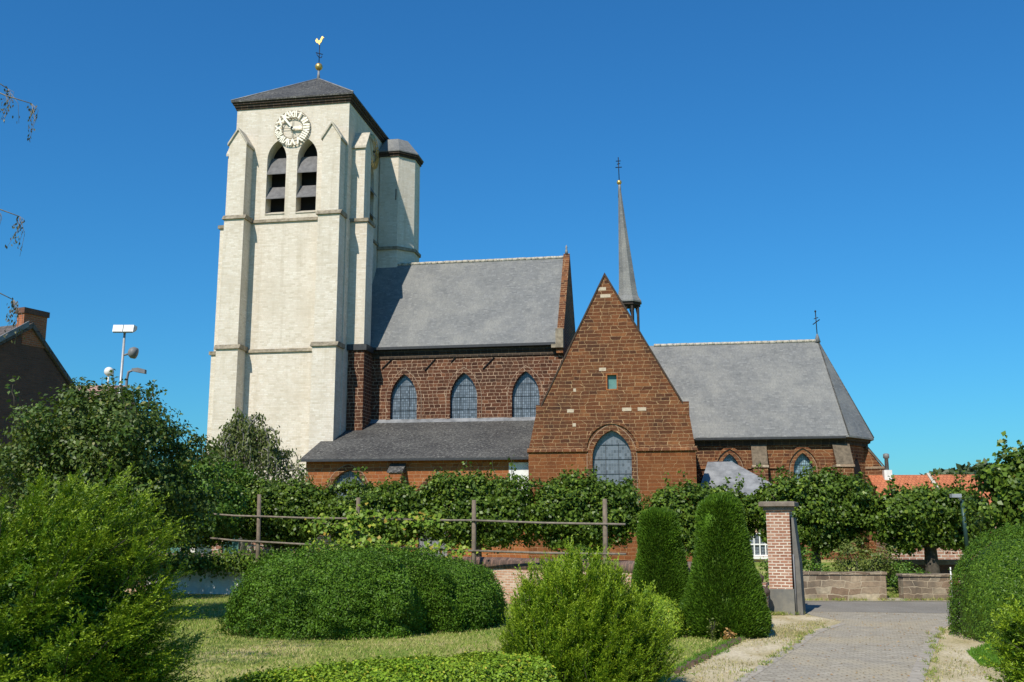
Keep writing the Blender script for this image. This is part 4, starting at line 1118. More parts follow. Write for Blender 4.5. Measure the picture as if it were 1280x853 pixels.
# ------------------------------------------------------------------ clipped hedges and topiary
def clipped(name, label, loc, rad, cz, power, mat, n, L, W, seed, lumpy=0.05, freq=2.2, cat='hedge', jit=0.05, rz=0, leafjit=0.75, clefts=(), fine=.025):
    root = empty(name, loc, rz, label, cat)
    P, g = blob_surface(n, rad, (0, 0, cz), power, seed, lumpy, freq, 0.03)
    P = P + RNG.normal(size=P.shape) * jit * 0.6 - g * (RNG.random(len(P)) ** 2)[:, None] * jit * 2.5
    P = P + g * (fine * lump(P, seed + 3, 6.5) + fine * .8 * lump(P, seed + 4, 15.0))[:, None]
    for (ang, wid, dep) in clefts:
        th = np.arctan2(P[:, 1], P[:, 0]); dd = (th - ang + math.pi) % (2 * math.pi) - math.pi
        P[:, :2] *= (1 - dep * np.exp(-(dd / wid) ** 2))[:, None]
    core = blob_core(rad, (0, 0, cz), power, 22, 0.90 if not clefts else 0.74, seed, lumpy, freq)
    V = [scatter_leaves(P, g, L, W, 0.15, leafjit)]
    if clefts: V.append(cover(rad, (0, 0, cz), power, seed, lumpy, freq, .76, int(n * .35), L, W))
    ns = int(22 * rad[0] * rad[1]); q = RNG.integers(0, len(P), ns)
    for i in q:
        Ls = .06 + .14 * RNG.random(); d = unit(g[i:i + 1] + np.array([[0, 0, .8]]) + rdir(1) * .4); m = 9
        t = RNG.random((m, 1)); Q = P[i] + d * Ls * t
        V.append(leaf_arrays(Q, unit(d + rdir(m) * .8), rdir(m), L, W))
    leaf_object('foliage', np.concatenate(V), M[mat], root, None, core)
    s = MB()
    for k in range(5):
        a = RNG.random() * 6.28; q = 0.4 * RNG.random()
        limb(s, (0, 0, -.05), (math.cos(a) * q * rad[0], math.sin(a) * q * rad[1], cz), .04, .015)
    s.build('stems', M['bark'], root)
    return root

# large mound in the lawn: two grown-together masses
clipped('box_hedge', 'wide rounded dark green hedge mound in the middle of the lawn', (-3.55, 23.1, 0), (2.35, 2.45, 1.5), 0.16, 3.4, 'box_leaf', 150000, .05, .028, 5, 0.065, 3.0, jit=.06, leafjit=1.0, fine=.12, clefts=((-.76, .16, .34), (-1.75, .10, .06)))
clipped('box_hedge', 'smaller rounded hedge mound grown against the right end of the wide one', (-1.38, 24.0, 0), (1.15, 1.75, 1.26), 0.10, 2.4, 'box_leaf', 70000, .05, .028, 9, 0.06, 2.6, jit=.06, leafjit=1.0, fine=.05)

# low hedge at the front edge, light green
def low_hedge():
    root = empty('low_hedge', (-1.0, 12.0, 0), R(0), 'low light green box hedge along the bottom edge before the feathery shrub', 'hedge')
    path = np.array([(-3.7, 9.3), (-1.96, 11.24), (-.5, 12.8), (.25, 13.5)]) - np.array([-1.0, 12.0])
    n = 90000
    seg = np.linalg.norm(np.diff(path, axis=0), axis=1); cs = np.concatenate([[0], np.cumsum(seg)])
    s = RNG.random(n) * cs[-1]; k = np.clip(np.searchsorted(cs, s) - 1, 0, len(path) - 2)
    t = ((s - cs[k]) / seg[k])[:, None]
    base = path[k] * (1 - t) + path[k + 1] * t
    dv = (path[k + 1] - path[k]) / seg[k][:, None]; nv = np.stack([-dv[:, 1], dv[:, 0]], 1)
    a = RNG.random(n) * math.pi      # round profile
    w, hgt = 0.85, 0.66
    en = np.sqrt(np.clip(1 - np.clip((s - cs[-1] + .55) / .55, 0, 1) ** 2, .02, 1))
    cx = np.sign(np.cos(a)) * np.abs(np.cos(a)) ** 0.55 * w * en; cz = np.abs(np.sin(a)) ** 0.6 * hgt * en ** .5
    P = np.stack([base[:, 0] + nv[:, 0] * cx, base[:, 1] + nv[:, 1] * cx, cz], 1)
    g = unit(np.stack([nv[:, 0] * np.cos(a), nv[:, 1] * np.cos(a), np.sin(a) * 1.2], 1))
    P += g * (0.06 * lump(P, 21, 4.0) + 0.03 * lump(P, 22, 9.0))[:, None]
    P += RNG.normal(size=P.shape) * .025 - g * (RNG.random(n) ** 2)[:, None] * .1
    core = MB()
    pts = []
    m = 40
    for i in range(m + 1):
        si = cs[-1] * i / m; kk = min(max(np.searchsorted(cs, si) - 1, 0), len(path) - 2); tt = (si - cs[kk]) / seg[kk]
        b = path[kk] * (1 - tt) + path[kk + 1] * tt; d = (path[kk + 1] - path[kk]) / seg[kk]; nn = np.array([-d[1], d[0]])
        e_ = max(.02, 1 - max(0, (si - cs[-1] + .6) / .6) ** 2) ** .5
        for j in range(13):
            aa = math.pi * j / 12; c = math.cos(aa)
            x = math.copysign(abs(c) ** .55, c) * w * .88 * e_; z = abs(math.sin(aa)) ** .6 * hgt * .86 * e_ ** .5
            pts.append((b[0] + nn[0] * x, b[1] + nn[1] * x, z))
    core.add(pts, [(i * 13 + j, i * 13 + j + 1, (i + 1) * 13 + j + 1, (i + 1) * 13 + j) for i in range(m) for j in range(12)], True)
    leaf_object('foliage', scatter_leaves(P, g, .042, .026, .2, .8), M['low_box'], root, None, core)
    st = MB()
    for q in path: limb(st, (q[0], q[1], -.03), (q[0] + .1, q[1], .4), .03, .01)
    st.build('stems', M['bark'], root)
low_hedge()

def cone(loc, prof, label, n, seed, rot=0):
    """topiary turned from a profile of (z, radius)"""
    root = empty('topiary_yew', loc, rot, label, 'topiary')
    z = np.array([p[0] for p in prof]); r = np.array([p[1] for p in prof])
    zz = RNG.random(n * 2) * z[-1]; rr = np.interp(zz, z, r)
    keep = RNG.random(n * 2) < rr / r.max(); zz = zz[keep]; rr = rr[keep]
    th = RNG.random(len(zz)) * 2 * math.pi
    nt_ = int(n * .12); zt_ = np.full(nt_, z[-1]); rt_ = r[-1] * RNG.random(nt_) ** .5; tt = RNG.random(nt_) * 6.283
    slope = np.gradient(np.interp(np.linspace(0, z[-1], 60), z, r), z[-1] / 59)
    sl = np.interp(zz, np.linspace(0, z[-1], 60), slope)
    P = np.stack([rr * np.cos(th), rr * np.sin(th), zz], 1); g = unit(np.stack([np.cos(th), np.sin(th), -sl], 1))
    P2 = np.stack([rt_ * np.cos(tt), rt_ * np.sin(tt), zt_], 1); P = np.concatenate([P, P2]); g = np.concatenate([g, np.tile([0, 0, 1.0], (nt_, 1))])
    P += g * (.05 * lump(P, seed, 4.5) + .035 * lump(P, seed + 1, 11))[:, None]
    P = P - g * (.01 + RNG.random(len(P))[:, None] ** 2 * .09)
    A = unit(g * .9 + np.array([0, 0, .75]) + rdir(len(P)) * .55); Nn = unit(rdir(len(P)) + g * .5)
    s = .6 + .8 * RNG.random(len(P))
    V = leaf_arrays(P, A, Nn, .075 * s, .022 * s)
    core = MB(); core.lathe([(b * .9, a * .97) for a, b in prof], (0, 0, 0), 20)
    leaf_object('foliage', V, M['topiary'], root, None, core)
    s = MB(); s.tube([(0, 0, -.1), (0, 0, z[-1] * .6)], [.07, .03], 7); s.build('trunk', M['bark'], root)
cone((4.36, 21.4, 0), [(0, .74), (.15, .82), (.5, .82), (1.0, .70), (1.5, .55), (2.0, .485), (2.5, .45), (2.68, .40), (2.76, .22)], 'taller topiary yew with flared base standing on the lawn next to the gate', 62000, 31)
cone((3.64, 25.4, 0), [(0, .70), (.4, .72), (.9, .66), (1.5, .54), (2.0, .46), (2.4, .41), (2.52, .34), (2.58, .2)], 'shorter topiary yew farther back before the brick garden wall', 42000, 41)
clipped('low_hedge', 'low clipped bright green hedge between the two topiary yews', (3.05, 22.6, 0), (.55, 1.9, .62), 0.08, 3.2, 'low_box', 22000, .045, .026, 15, .05, 3, jit=.04)
clipped('clipped_hedge', 'tall rounded clipped hedge bulging over the right side of the drive', (10.75, 20.6, 0), (1.75, 2.4, 2.1), .12, 2.5, 'right_hedge', 90000, .055, .02, 51, .045, 2.4, jit=.05)

# ------------------------------------------------------------------ feathery conifers in front
def feathery(name, label, loc, rad, cz, power, mat, nb, blen, m, slen, nn, nl, nw, mix_up, droop, side, seed, lumpy=.1, freq=2.0, core_k=.6, cat='shrub', lateral=.55, sweep=(0, 0, 0), deep=.35, align=.75):
    """branches that start inside the bush, each a plume of needle shoots; gaps stay between the plumes"""
    root = empty(name, loc, 0, label, cat)
    P, g = blob_surface(int(nb * 2.6), np.array(rad) * .9, (0, 0, cz), power, seed, lumpy, freq, 0.05)
    P = P[:nb]; g = g[:nb]; k = len(P)
    P = P - g * (RNG.random(k) ** 1.3 * deep * min(rad))[:, None]
    Ab = unit(g * (1 - mix_up) + np.array([0, 0, mix_up]) + rdir(k) * .3 + np.array(sweep))
    bl = blen * (.6 + .8 * RNG.random(k))
    Ob = P - Ab * (bl * .65)[:, None]
    t = np.sort(.12 + .88 * RNG.random((k, m)), 1); t[:, -1] = .9
    dv = np.array([0, 0, -1.0])
    O = Ob[:, None, :] + Ab[:, None, :] * (bl[:, None] * t)[..., None] + dv * (droop * bl[:, None] * t ** 2)[..., None]
    lat = unit(np.cross(Ab, np.broadcast_to([0, 0, 1.0], Ab.shape)) + 1e-6)
    sg = RNG.choice([-1.0, 1.0], (k, m)) * (.4 + .6 * RNG.random((k, m))); sg[:, -1] = 0
    A = unit(Ab[:, None, :] * .85 + lat[:, None, :] * (sg * lateral)[..., None] + RNG.normal(size=(k, m, 3)) * .14 + dv * (droop * t * .8)[..., None])
    L = slen * (.55 + .7 * RNG.random((k, m))) * (1.15 - .35 * t)
    V, T = sprays(O.reshape(-1, 3), A.reshape(-1, 3), L.reshape(-1), nn, nl, nw, droop, side, align=align)
    core = blob_core(rad, (0, 0, cz), power, 18, core_k, seed, lumpy, freq)
    nside = max(4, int(nn * .4)); tf = .12 + .95 * t.reshape(-1)
    tb = np.concatenate([np.repeat(tf, nn)] + [np.repeat(tf, nside)] * side)
    K = cover(rad, (0, 0, cz), power, seed, lumpy, freq, core_k + .03, int(26000 * rad[0] * rad[2]), .07, .018)
    bright = np.clip(1.15 - np.random.default_rng(seed).random(len(T)) * .6, 0, 1)
    leaf_object('foliage', np.concatenate([V, K]), M[mat], root, np.concatenate([T * bright * np.resize(np.repeat(.15 + .95 * t.reshape(-1), nn), len(T)) if side == 0 else T * bright * tb, np.zeros(len(K) // 4)]), core)
    s = MB()
    for q_ in range(9):
        a = RNG.random() * 6.28; q = .6 * RNG.random()
        limb(s, (0, 0, -.05), (math.cos(a) * q * rad[0], math.sin(a) * q * rad[1], cz + rad[2] * .3 * RNG.random()), .05, .012)
    for q_ in range(0, k, 3):
        s.tube([Ob[q_], Ob[q_] + Ab[q_] * bl[q_] * .5 + dv * droop * bl[q_] * .25, Ob[q_] + Ab[q_] * bl[q_] * .95 + dv * droop * bl[q_] * .9], [.008, .005, .002], 4)
    s.build('stems', M['bark'], root)
    return root
feathery('yew_bush', 'big feathery yew bush with arching shoots filling the lower left corner', (-4.2, 8.9, 0), (1.78, 1.4, 1.75), .84, 1.7, 'yew', 1000, .74, 15, .32, 28, .027, .0105, .46, .16, 1, 61, .14, 2.6, .62, lateral=.26, align=.95, sweep=(.3, 0, .12), deep=.42)
feathery('conifer_shrub', 'upright feathery golden-green conifer shrub at bottom centre beside the drive', (1.02, 14.3, 0), (1.18, 1.1, 1.32), .36, 1.95, 'yew_gold', 1150, .62, 10, .30, 22, .032, .0135, .60, .03, 1, 71, .13, 3.4, .56, lateral=.16, align=1.3, sweep=(.12, 0, .1), deep=.45)
feathery('conifer_shrub', 'loose yellow-green conifer shrub in the lower right corner against the hedge', (5.62, 9.9, 0), (.92, 1.0, 1.22), .50, 2.2, 'yew_gold', 520, .42, 9, .2, 18, .036, .0125, .55, .1, 2, 81, .12, 2.6, .62)
feathery('conifer_shrub', 'small bright green conifer shrub below the yellow-green one by the drive', (4.35, 8.0, 0), (.5, .5, .62), .26, 2.2, 'yew_gold', 240, .3, 8, .15, 14, .03, .010, .55, .1, 2, 83, .12, 2.6, .6)

# ------------------------------------------------------------------ trees
LG = 'pleached lindens in a row before the church'
lind = [(14.6, 35.9, 'linden with thick dark trunk before the red-roofed house, end of the clipped row'),
        (10.8, 36.6, 'linden rising behind the gate pillar, before the chancel corner'),
        (6.8, 37.3, 'linden behind the taller topiary yew, before the lead sacristy roof'),
        (2.7, 38.0, 'linden before the big window of the brown transept gable'),
        (-1.3, 38.65, 'linden before the whitewashed strip left of the transept gable'),
        (-5.25, 39.3, 'linden before the arched grey door of the aisle'),
        (-9.1, 39.9, 'linden before the left end of the aisle, right of the weeping tree'),
        (-12.9, 40.5, 'linden at the left end of the clipped row, below the weeping tree')]
for i, (x, y, lab) in enumerate(lind):
    topz = (3.35, 3.85, 3.4, 3.75, 4.0, 3.6, 3.8, 3.9)[i]
    cz = (topz + 1.35) / 2 + .1
    broad_tree('linden_tree', lab, (x, y, 0), 1.5, .17 if i else .24, cz, (2.2, 1.05, (topz - 1.30) / 2), 470, 58, .125, .10, 'linden', 2.5, .33, LG, shoots=7, hollow=.4, seed=i)
broad_tree('leafy_tree', 'dense dark broadleaf tree before the dark gable house on the left', (-9.7, 24.0, 0), 1.8, .16, 3.35, (2.3, 2.0, 2.15), 620, 66, .105, .062, 'dark_leaf', 2.2, .36, None, shoots=9, hollow=.45, seed=20)
broad_tree('leafy_tree', 'broadleaf tree behind the left end of the trellis, right of the dark dense tree', (-11.6, 36.4, 0), 1.6, .12, 3.05, (2.2, 1.4, 1.45), 330, 62, .12, .085, 'bright_leaf', 2.4, .34, None, shoots=8, hollow=.45, seed=21)
broad_tree('leafy_tree', 'shaded broadleaf tree standing before the whitewashed end of the garden wall', (-11.9, 30.6, 0), 1.5, .12, 2.75, (1.9, 1.5, 1.6), 330, 60, .105, .06, 'dark_leaf', 2.2, .34, None, shoots=10, hollow=.45, seed=22)
broad_tree('large_leaf_tree', 'large-leaved green tree at the right edge above the clipped hedge', (14.15, 27.2, 0), 1.6, .14, 2.8, (1.6, 1.3, 1.45), 300, 44, .145, .115, 'linden', 2.4, .32, None, shoots=5, hollow=.5, seed=23)
broad_tree('olive_shrub', 'rounded olive-yellow shrub behind the low stone wall', (11.3, 33.8, 0), .4, .05, .95, (1.2, .8, .85), 80, 50, .08, .05, 'shrub_yellow', 2.2, .24, None, hollow=.5, cat='shrub', seed=24)
broad_tree('green_shrub', 'small dark green shrub by the gap in the stone wall', (12.6, 32.8, 0), .3, .04, .55, (.65, .6, .55), 50, 50, .07, .045, 'bright_leaf', 2.2, .2, None, hollow=.4, cat='shrub', seed=25)
broad_tree('green_shrub', 'leafy shrub between the stone wall and the brick gate pillar', (9.2, 33.5, 0), .3, .04, .75, (1.0, .7, .75), 60, 50, .08, .055, 'bright_leaf', 2.2, .24, None, hollow=.4, cat='shrub', seed=26)
broad_tree('border_shrub', 'grassy green shrub behind the brick wall above the feathery conifer', (1.9, 30.6, 0), .3, .04, .85, (.8, .6, .8), 60, 50, .10, .03, 'bright_leaf', 2.2, .22, None, hollow=.4, cat='shrub', seed=27)

def weeping(name, label, loc, top, spread, nst, mat, leafn, L, W, cat='tree', bark='pale_bark', drop=1.0, wide_bias=1.0, twig_r=.02, dirs=None, zmin=.4, tent=.3):
    root = empty(name, loc, 0, label, cat)
    tm = MB(); tm.tube([(0, 0, -.1), (.1, 0, top * .35), (-.05, .05, top * .7), (.1, 0, top * .97)], [.22, .18, .13, .05], 8)
    V = []
    for k in range(nst):
        a = dirs[k % len(dirs)] + RNG.normal() * .2 if dirs else RNG.random() * 6.283
        out = spread * (.15 + .85 * RNG.random() ** wide_bias); z0 = top * (.97 - tent * (out / spread) ** 1.2 - .12 * RNG.random())
        rise = .08 * top * RNG.random(); ln = drop * (0.35 + .65 * RNG.random()) * top
        n = 9; pts = []
        for i in range(n + 1):
            t = i / n
            rr = out * (1 - (1 - min(1, t * 1.7)) ** 2)
            zz = z0 + rise * math.sin(min(1, t * 2) * math.pi / 2) * 2 - ln * max(0, t - .3) ** 1.4
            pts.append((rr * math.cos(a) + RNG.normal() * .05, rr * math.sin(a) + RNG.normal() * .05, max(zz, zmin)))
        tm.tube(pts, [.05 * twig_r / .02] + [twig_r * (1 - .8 * i / n) + .004 for i in range(1, n + 1)], 4)
        p = np.array(pts); m = leafn
        kk = RNG.integers(2, n, m); t = RNG.random(m)[:, None]
        Q = p[kk] * (1 - t) + p[kk + 1] * t + RNG.normal(size=(m, 3)) * np.array([.13, .13, .1])
        A = unit(np.tile([0, 0, -1.0], (m, 1)) + rdir(m) * .7); s = .6 + .8 * RNG.random(m)
        V.append(leaf_arrays(Q, A, rdir(m), L * s, W * s))
    tm.build('trunk', M[bark], root); leaf_object('crown', np.concatenate(V), M[mat], root)
    return root
weeping('weeping_tree', 'weeping tree with pale drooping branches at the foot of the tower', (-12.75, 48.5, 0), 7.6, 3.3, 150, 'weep_leaf', 70, .17, .085, drop=.62, wide_bias=1.5, tent=.42, twig_r=.028)
def birch():
    root = empty('birch_tree', (-10.4, 12.6, 0), 0, 'weeping birch whose thin hanging twigs enter at the left edge of the sky', 'tree')
    tm = MB(); tm.tube([(0, 0, -.1), (.1, 0, 4), (.2, 0, 8), (.1, 0, 11.5)], [.17, .14, .09, .02], 9)
    V = []
    for (z0, tx, tz, ty) in ((6.6, 4.0, 8.02, 0.0), (7.6, 3.55, 8.35, .3), (5.4, 3.98, 6.45, .05), (5.0, 3.7, 6.1, -.3), (4.3, 3.95, 5.35, 0.1), (8.2, 2.9, 9.4, .5), (6.2, 3.2, 7.2, -.5)):
        a = np.array([.1, 0, z0]); b = np.array([tx, ty, tz]); n = 12; pts = []
        for i in range(n + 1):
            t = i / n; p = a * (1 - t) + b * t; p[2] += .55 * math.sin(t * math.pi) - .25 * t ** 6 + RNG.normal() * .02; p[1] += RNG.normal() * .03; pts.append(p)
        tm.tube(pts, [.03 * (1 - i / n) + .006 for i in range(n + 1)], 5)
        for q in range(44):
            k = RNG.integers(5, n + 1); o = pts[k]; L = .15 + .42 * RNG.random(); d = np.array([RNG.normal() * .16 + .05, RNG.normal() * .2, -1.0])
            e1 = o + d * L * .5 + np.array([.06, 0, .04]); e2 = o + d * L
            tm.tube([o, e1, e2], [.004, .003, .002], 4)
            m = 11; t = RNG.random(m)[:, None]; Q = o * (1 - t) + e2 * t + RNG.normal(size=(m, 3)) * .025
            V.append(leaf_arrays(Q, unit(np.tile([0, 0, -1.0], (m, 1)) + rdir(m) * .6), rdir(m), .05, .024))
    tm.build('trunk', M['pale_bark'], root); leaf_object('crown', np.concatenate(V), M['birch_leaf'], root)
birch()

# ivy along the shaded end of the garden wall
n = 5000; t = RNG.random(n)[:, None]
Q = np.array([-13.0, 34.55, .95]) * (1 - t) + np.array([-7.2, 32.9, 1.05]) * t + RNG.normal(size=(n, 3)) * np.array([.1, .14, .18])
root = empty('ivy', (0, 0, 0), 0, 'dark ivy hanging over the shaded left end of the garden wall', 'ivy')
leaf_object('foliage', scatter_leaves(Q, np.tile([-.2, -.8, .3], (n, 1)), .10, .08, .3, .8), M['linden'], root)
st = MB(); st.tube([(-13.0, 34.5, .0), (-12, 34.3, .95), (-7.2, 32.9, 1.1)], .02, 5); st.build('stem', M['bark'], root)

# two little plants at the foot of the taller topiary
def small_plant(x, y, hgt, n, mat, label, wid):
    root = empty('border_plant', (x, y, 0), 0, label, 'plant')
    st = MB(); V = []
    for k in range(7):
        a = RNG.random() * 6.28; b = (math.cos(a) * wid * .6, math.sin(a) * wid * .6, hgt * (.6 + .4 * RNG.random()))
        st.tube([(0, 0, 0), (b[0] * .4, b[1] * .4, b[2] * .6), b], [.008, .006, .003], 4)
        t = RNG.random(n)[:, None]; Q = np.array(b) * t + RNG.normal(size=(n, 3)) * wid * .22; Q[:, 2] = np.maximum(Q[:, 2], .02)
        V.append(scatter_leaves(Q, rdir(n), .06, .03))
    st.build('stem', M['bark'], root); leaf_object('foliage', np.concatenate(V), M[mat], root)
small_plant(3.93, 20.42, .42, 26, 'shrub_yellow', 'thin upright yellowing plant at the front foot of the taller topiary yew', .12)
small_plant(4.22, 20.36, .20, 30, 'dry_flower', 'low withered orange plant at the foot of the taller topiary yew', .16)

# ------------------------------------------------------------------ houses round about
HL = empty('gable_house', (-16.35, 33.6, 0), R(64.5), 'dark brown brick house with an orange brick chimney at the left edge', 'house')
hb = MB()   # local x along the gable (right end farther away), y to the left-back
hb.prism_y([(-6, 0), (6, 0), (6, 2.9), (0, 8.75), (-6, 4.7)], 0, 9)
hb.build('wall', M['house_dark'], HL)
hr = MB()
hr.prism_y([(0, 8.80), (6.25, 2.70), (6.25, 2.86), (0, 8.98)][::1], -.12, 9.2)
hr.prism_y([(0, 8.98), (-6.4, 4.66), (-6.4, 4.50), (0, 8.80)], -.12, 9.2)
rfo = hr.build('roof', M['grey_tile'], HL)
cb = MB(); cb.box(-.3, .62, -.02, .32, 8.2, 9.36); cho = cb.build('chimney', M['chimney_brick'], HL)
cb = MB(); cb.box(-.35, .67, -.07, .37, 9.27, 9.46); cb.build('chimney_cap', M['house_dark'], cho)
bg_ = MB(); bg_.prism_y([(-.2, 9.0), (-6.42, 4.82), (-6.42, 4.6), (-.2, 8.8)], -.18, -.121); bg_.build('bargeboard', M['lead'], HL)

RH = empty('red_roofed_house', (23.6, 64.0, 0), R(-6), 'low brick house with orange-red tiled roof beyond the lindens on the right', 'house')
rh = MB(); rh.box(0, 14, 0, 7, 0, 3.3); rh.prism_x([(0, 3.3), (7, 3.3), (3.5, 5.3)], .02, 13.98); rh.build('wall', M['cottage_brick'], RH)
rr_ = MB(); rr_.prism_x([(-.4, 2.98), (3.5, 5.28), (7.4, 2.98), (7.4, 3.12), (3.5, 5.45), (-.4, 3.12)], -.3, 14.3); rro = rr_.build('roof', M['red_tile'], RH)
rp = MB(); rp.prism_x([(-.45, 3.05), (3.5, 5.38), (3.5, 5.58), (-.45, 3.25)], 3.45, 3.65); rp.build('parapet', M['ridge'], rro)
rc = MB(); rc.box(.6, 1.1, 2.9, 3.4, 4.2, 5.75); rc.build('chimney', M['whitewash'], rro)
rc = MB(); rc.lathe([(.14, 5.75), (.12, 6.5), (.2, 6.55), (.2, 6.8), (.1, 6.85)], (.85, 3.15, 0), 10); rc.build('chimney_pot', M['lamp_grey'], rro)
for x in (1.0, 4.0, 7.0, 10.0):
    f = MB(); f.box(x, x + 1.3, -.03, .05, .9, 2.5); fo = f.build('window', M['leaded'], RH)
    f = MB()
    for xx in (x, x + .65, x + 1.3): f.box(xx - .05, xx + .05, -.08, -.034, .85, 2.55)
    for z in (.9, 1.7, 2.5): f.box(x, x + 1.3, -.075, -.036, z - .05, z + .05)
    f.build('frame', M['white_paint'], fo)

BC = empty('brick_cottage', (-17.8, 52.0, 0), R(-8), 'low brick cottage with pale joints glimpsed under the lindens on the left', 'house')
b_ = MB(); b_.box(0, 8.5, 0, 6, 0, 2.6); b_.build('wall', M['cottage_brick'], BC)
b_ = MB(); b_.prism_x([(-.3, 2.5), (6.3, 2.5), (3, 3.5)], -.2, 8.7); b_.build('roof', M['grey_tile'], BC)
f = MB(); f.box(3.4, 4.3, -.04, .04, 0, 2.0); f.build('door', M['copper'], BC)
WS = empty('garden_shed', (-17.0, 46.0, 0), R(-4), 'small white shed with a green panel glimpsed under the trees on the left', 'shed')
f = MB(); f.box(0, 2.9, 0, 2, 0, 2.0); f.build('wall', M['white_paint'], WS)
f = MB(); f.box(1.3, 2.2, -.05, -.003, .95, 1.9); f.build('panel', M['copper'], WS)
f = MB(); f.hull([(x, y, z) for x in (-.1, 3.0) for y, z in ((-.2, 2.0), (2.2, 2.0), (-.2, 2.08), (2.2, 2.4))]); f.build('roof', M['grey_tile'], WS)

FR = empty('distant_house', (-31.5, 70.0, 0), 0, 'distant pinkish roof topped by a white ball beyond the left tree', 'house')
f = MB(); f.box(-3, 3.4, 0, 6, 0, 10.6); f.build('wall', M['cottage_brick'], FR)
f = MB(); f.prism_x([(-.3, 10.5), (6.3, 10.5), (3, 12.2)], -3.2, 3.3); f.build('roof', M['pink_tile'], FR)
f = MB(); f.tube([(2.6, 1.5, 11.6), (2.6, 1.5, 12.9)], .07, 6); f.lathe([(.02, -.33)] + [(.33 * math.cos(R(a)), .33 * math.sin(R(a))) for a in range(-75, 76, 15)] + [(.02, .33)], (2.6, 1.5, 13.0), 12); f.build('ball_finial', M['lamp_white'], FR)

LW = empty('low_brick_wall', (14.2, 37.6, 0), R(-2), 'low dark wall with pale flat coping behind the thick linden trunk', 'wall')
f = MB(); f.box(-1.2, 4.5, 0, .3, 0, .8); f.build('brick_face', M['house_dark'], LW)
f = MB(); f.box(-1.25, 4.55, -.05, .35, .8, .97); f.build('coping', M['cap_stone'], LW)

# ------------------------------------------------------------------ lamps and posts
FM = empty('floodlight_mast', (-19.55, 50.0, 0), 0, 'grey mast with a twin floodlight on top and a round lamp below', 'floodlight')
f = MB(); f.tube([(-.12, 0, 0), (0, 0, 12.0)], [.11, .06], 8); f.build('mast', M['galv'], FM)
f = MB(); f.box(-.1, .1, -.05, .05, 11.75, 12.1)
f.build('bracket', M['galv'], FM)
for x in (-.27, .27):
    f = MB(); f.hull([(x + a * .25, y, z) for a in (-1, 1) for y, z in ((-.3, 11.75), (.25, 11.95), (-.2, 12.12), (.25, 12.12))]); fo = f.build('floodlight', M['lamp_white'], FM)
    f = MB(); f.hull([(x + a * .22, y, z) for a in (-1, 1) for y, z in ((-.31, 11.76), (-.25, 11.7), (.2, 11.88), (.24, 11.93))]); f.build('lens', M['lens'], fo)
f = MB(); f.tube([(0, 0, 10.6), (.25, -.05, 10.65)], .05, 6); f.lathe([(.12, -.2), (.28, -.15), (.30, .05), (.2, .2)], (0, 0, 0), 14); o = f.build('round_lamp', M['lamp_grey'], FM)
me = o.data
for v_ in list(me.vertices)[12:]:
    c = Matrix.Translation((.52, -.05, 10.72)) @ Matrix.Rotation(R(-75), 4, 'Y') @ v_.co; v_.co = c
SL = empty('street_lamp', (-17.35, 45.0, 0), 0, 'dark street lamp with a short arm and flat head above the left tree', 'lamp')
f = MB(); f.tube([(0, 0, 0), (0, 0, 8.7), (.05, 0, 9.0), (.3, -.02, 9.1)], [.09, .06, .06, .05], 8); f.build('pole', M['lamp_grey'], SL)
f = MB(); f.hull([(x, y, z) for x, w, z0, z1 in ((.2, .06, 9.04, 9.16), (.5, .14, 8.98, 9.18), (.82, .12, 8.92, 9.10)) for y in (-w, w) for z in (z0, z1)]); f.build('lamp_head', M['lamp_grey'], SL)
GLp = empty('lamp_post', (15.05, 34.0, 0), 0, 'slim dark green lamp post between linden and large-leaved tree on the right', 'lamp post')
f = MB(); f.tube([(.02, 0, 0), (0, 0, 1.2)], [.10, .085], 10); f.tube([(0, 0, 1.2), (-.06, 0, 3.05)], [.075, .055], 10); f.build('post', M['post_green'], GLp)
f = MB(); f.tube([(-.06, 0, 3.0), (-.28, -.1, 3.18)], .035, 6); f.hull([(-.3 + a, -.1 + b, c) for a in (-.16, .16) for b in (-.1, .1) for c in (3.12, 3.24)]); f.build('lamp_head', M['galv'], GLp)
MP = empty('marker_post', (12.95, 30.5, 0), 0, 'thin white marker post with a small red plate at the stone wall end', 'post')
f = MB(); f.tube([(0, 0, 0), (0, 0, 1.0)], .02, 6); f.build('post', M['white_paint'], MP)
f = MB(); f.box(.05, .20, -.03, -.01, .50, .68); f.box(-.02, .06, -.026, -.012, .57, .60); f.build('plate', M['red_plate'], MP)

# ------------------------------------------------------------------ grass and far wood (uncountable)
def blades(name, n, area, hgt, mat, label_w=.012, dens=None):
    poly = np.array(area); x0, y0 = poly.min(0); x1, y1 = poly.max(0)
    P = np.stack([x0 + (x1 - x0) * RNG.random(n), y0 + (y1 - y0) * RNG.random(n)], 1)
    ins = np.zeros(n, bool); j = len(poly) - 1
    for i in range(len(poly)):
        xi, yi = poly[i]; xj, yj = poly[j]
        c = ((yi > P[:, 1]) != (yj > P[:, 1])) & (P[:, 0] < (xj - xi) * (P[:, 1] - yi) / (yj - yi + 1e-12) + xi)
        ins ^= c; j = i
    P = P[ins]
    if dens is not None:
        q = lump(np.concatenate([P, np.zeros((len(P), 1))], 1), *dens); P = P[RNG.random(len(P)) < np.clip(.5 + .8 * q, 0, 1)]
    n = len(P); B = np.concatenate([P, np.zeros((n, 1))], 1)
    A = unit(np.array([0, 0, 1.0]) + RNG.normal(size=(n, 3)) * np.array([.55, .55, .1])); s = .5 + RNG.random(n)
    o = leaf_object(name, leaf_arrays(B, A, unit(RNG.normal(size=(n, 3)) * np.array([1, 1, .1])), hgt * s, label_w * s), M[mat])
    return tag(o, kind='stuff')
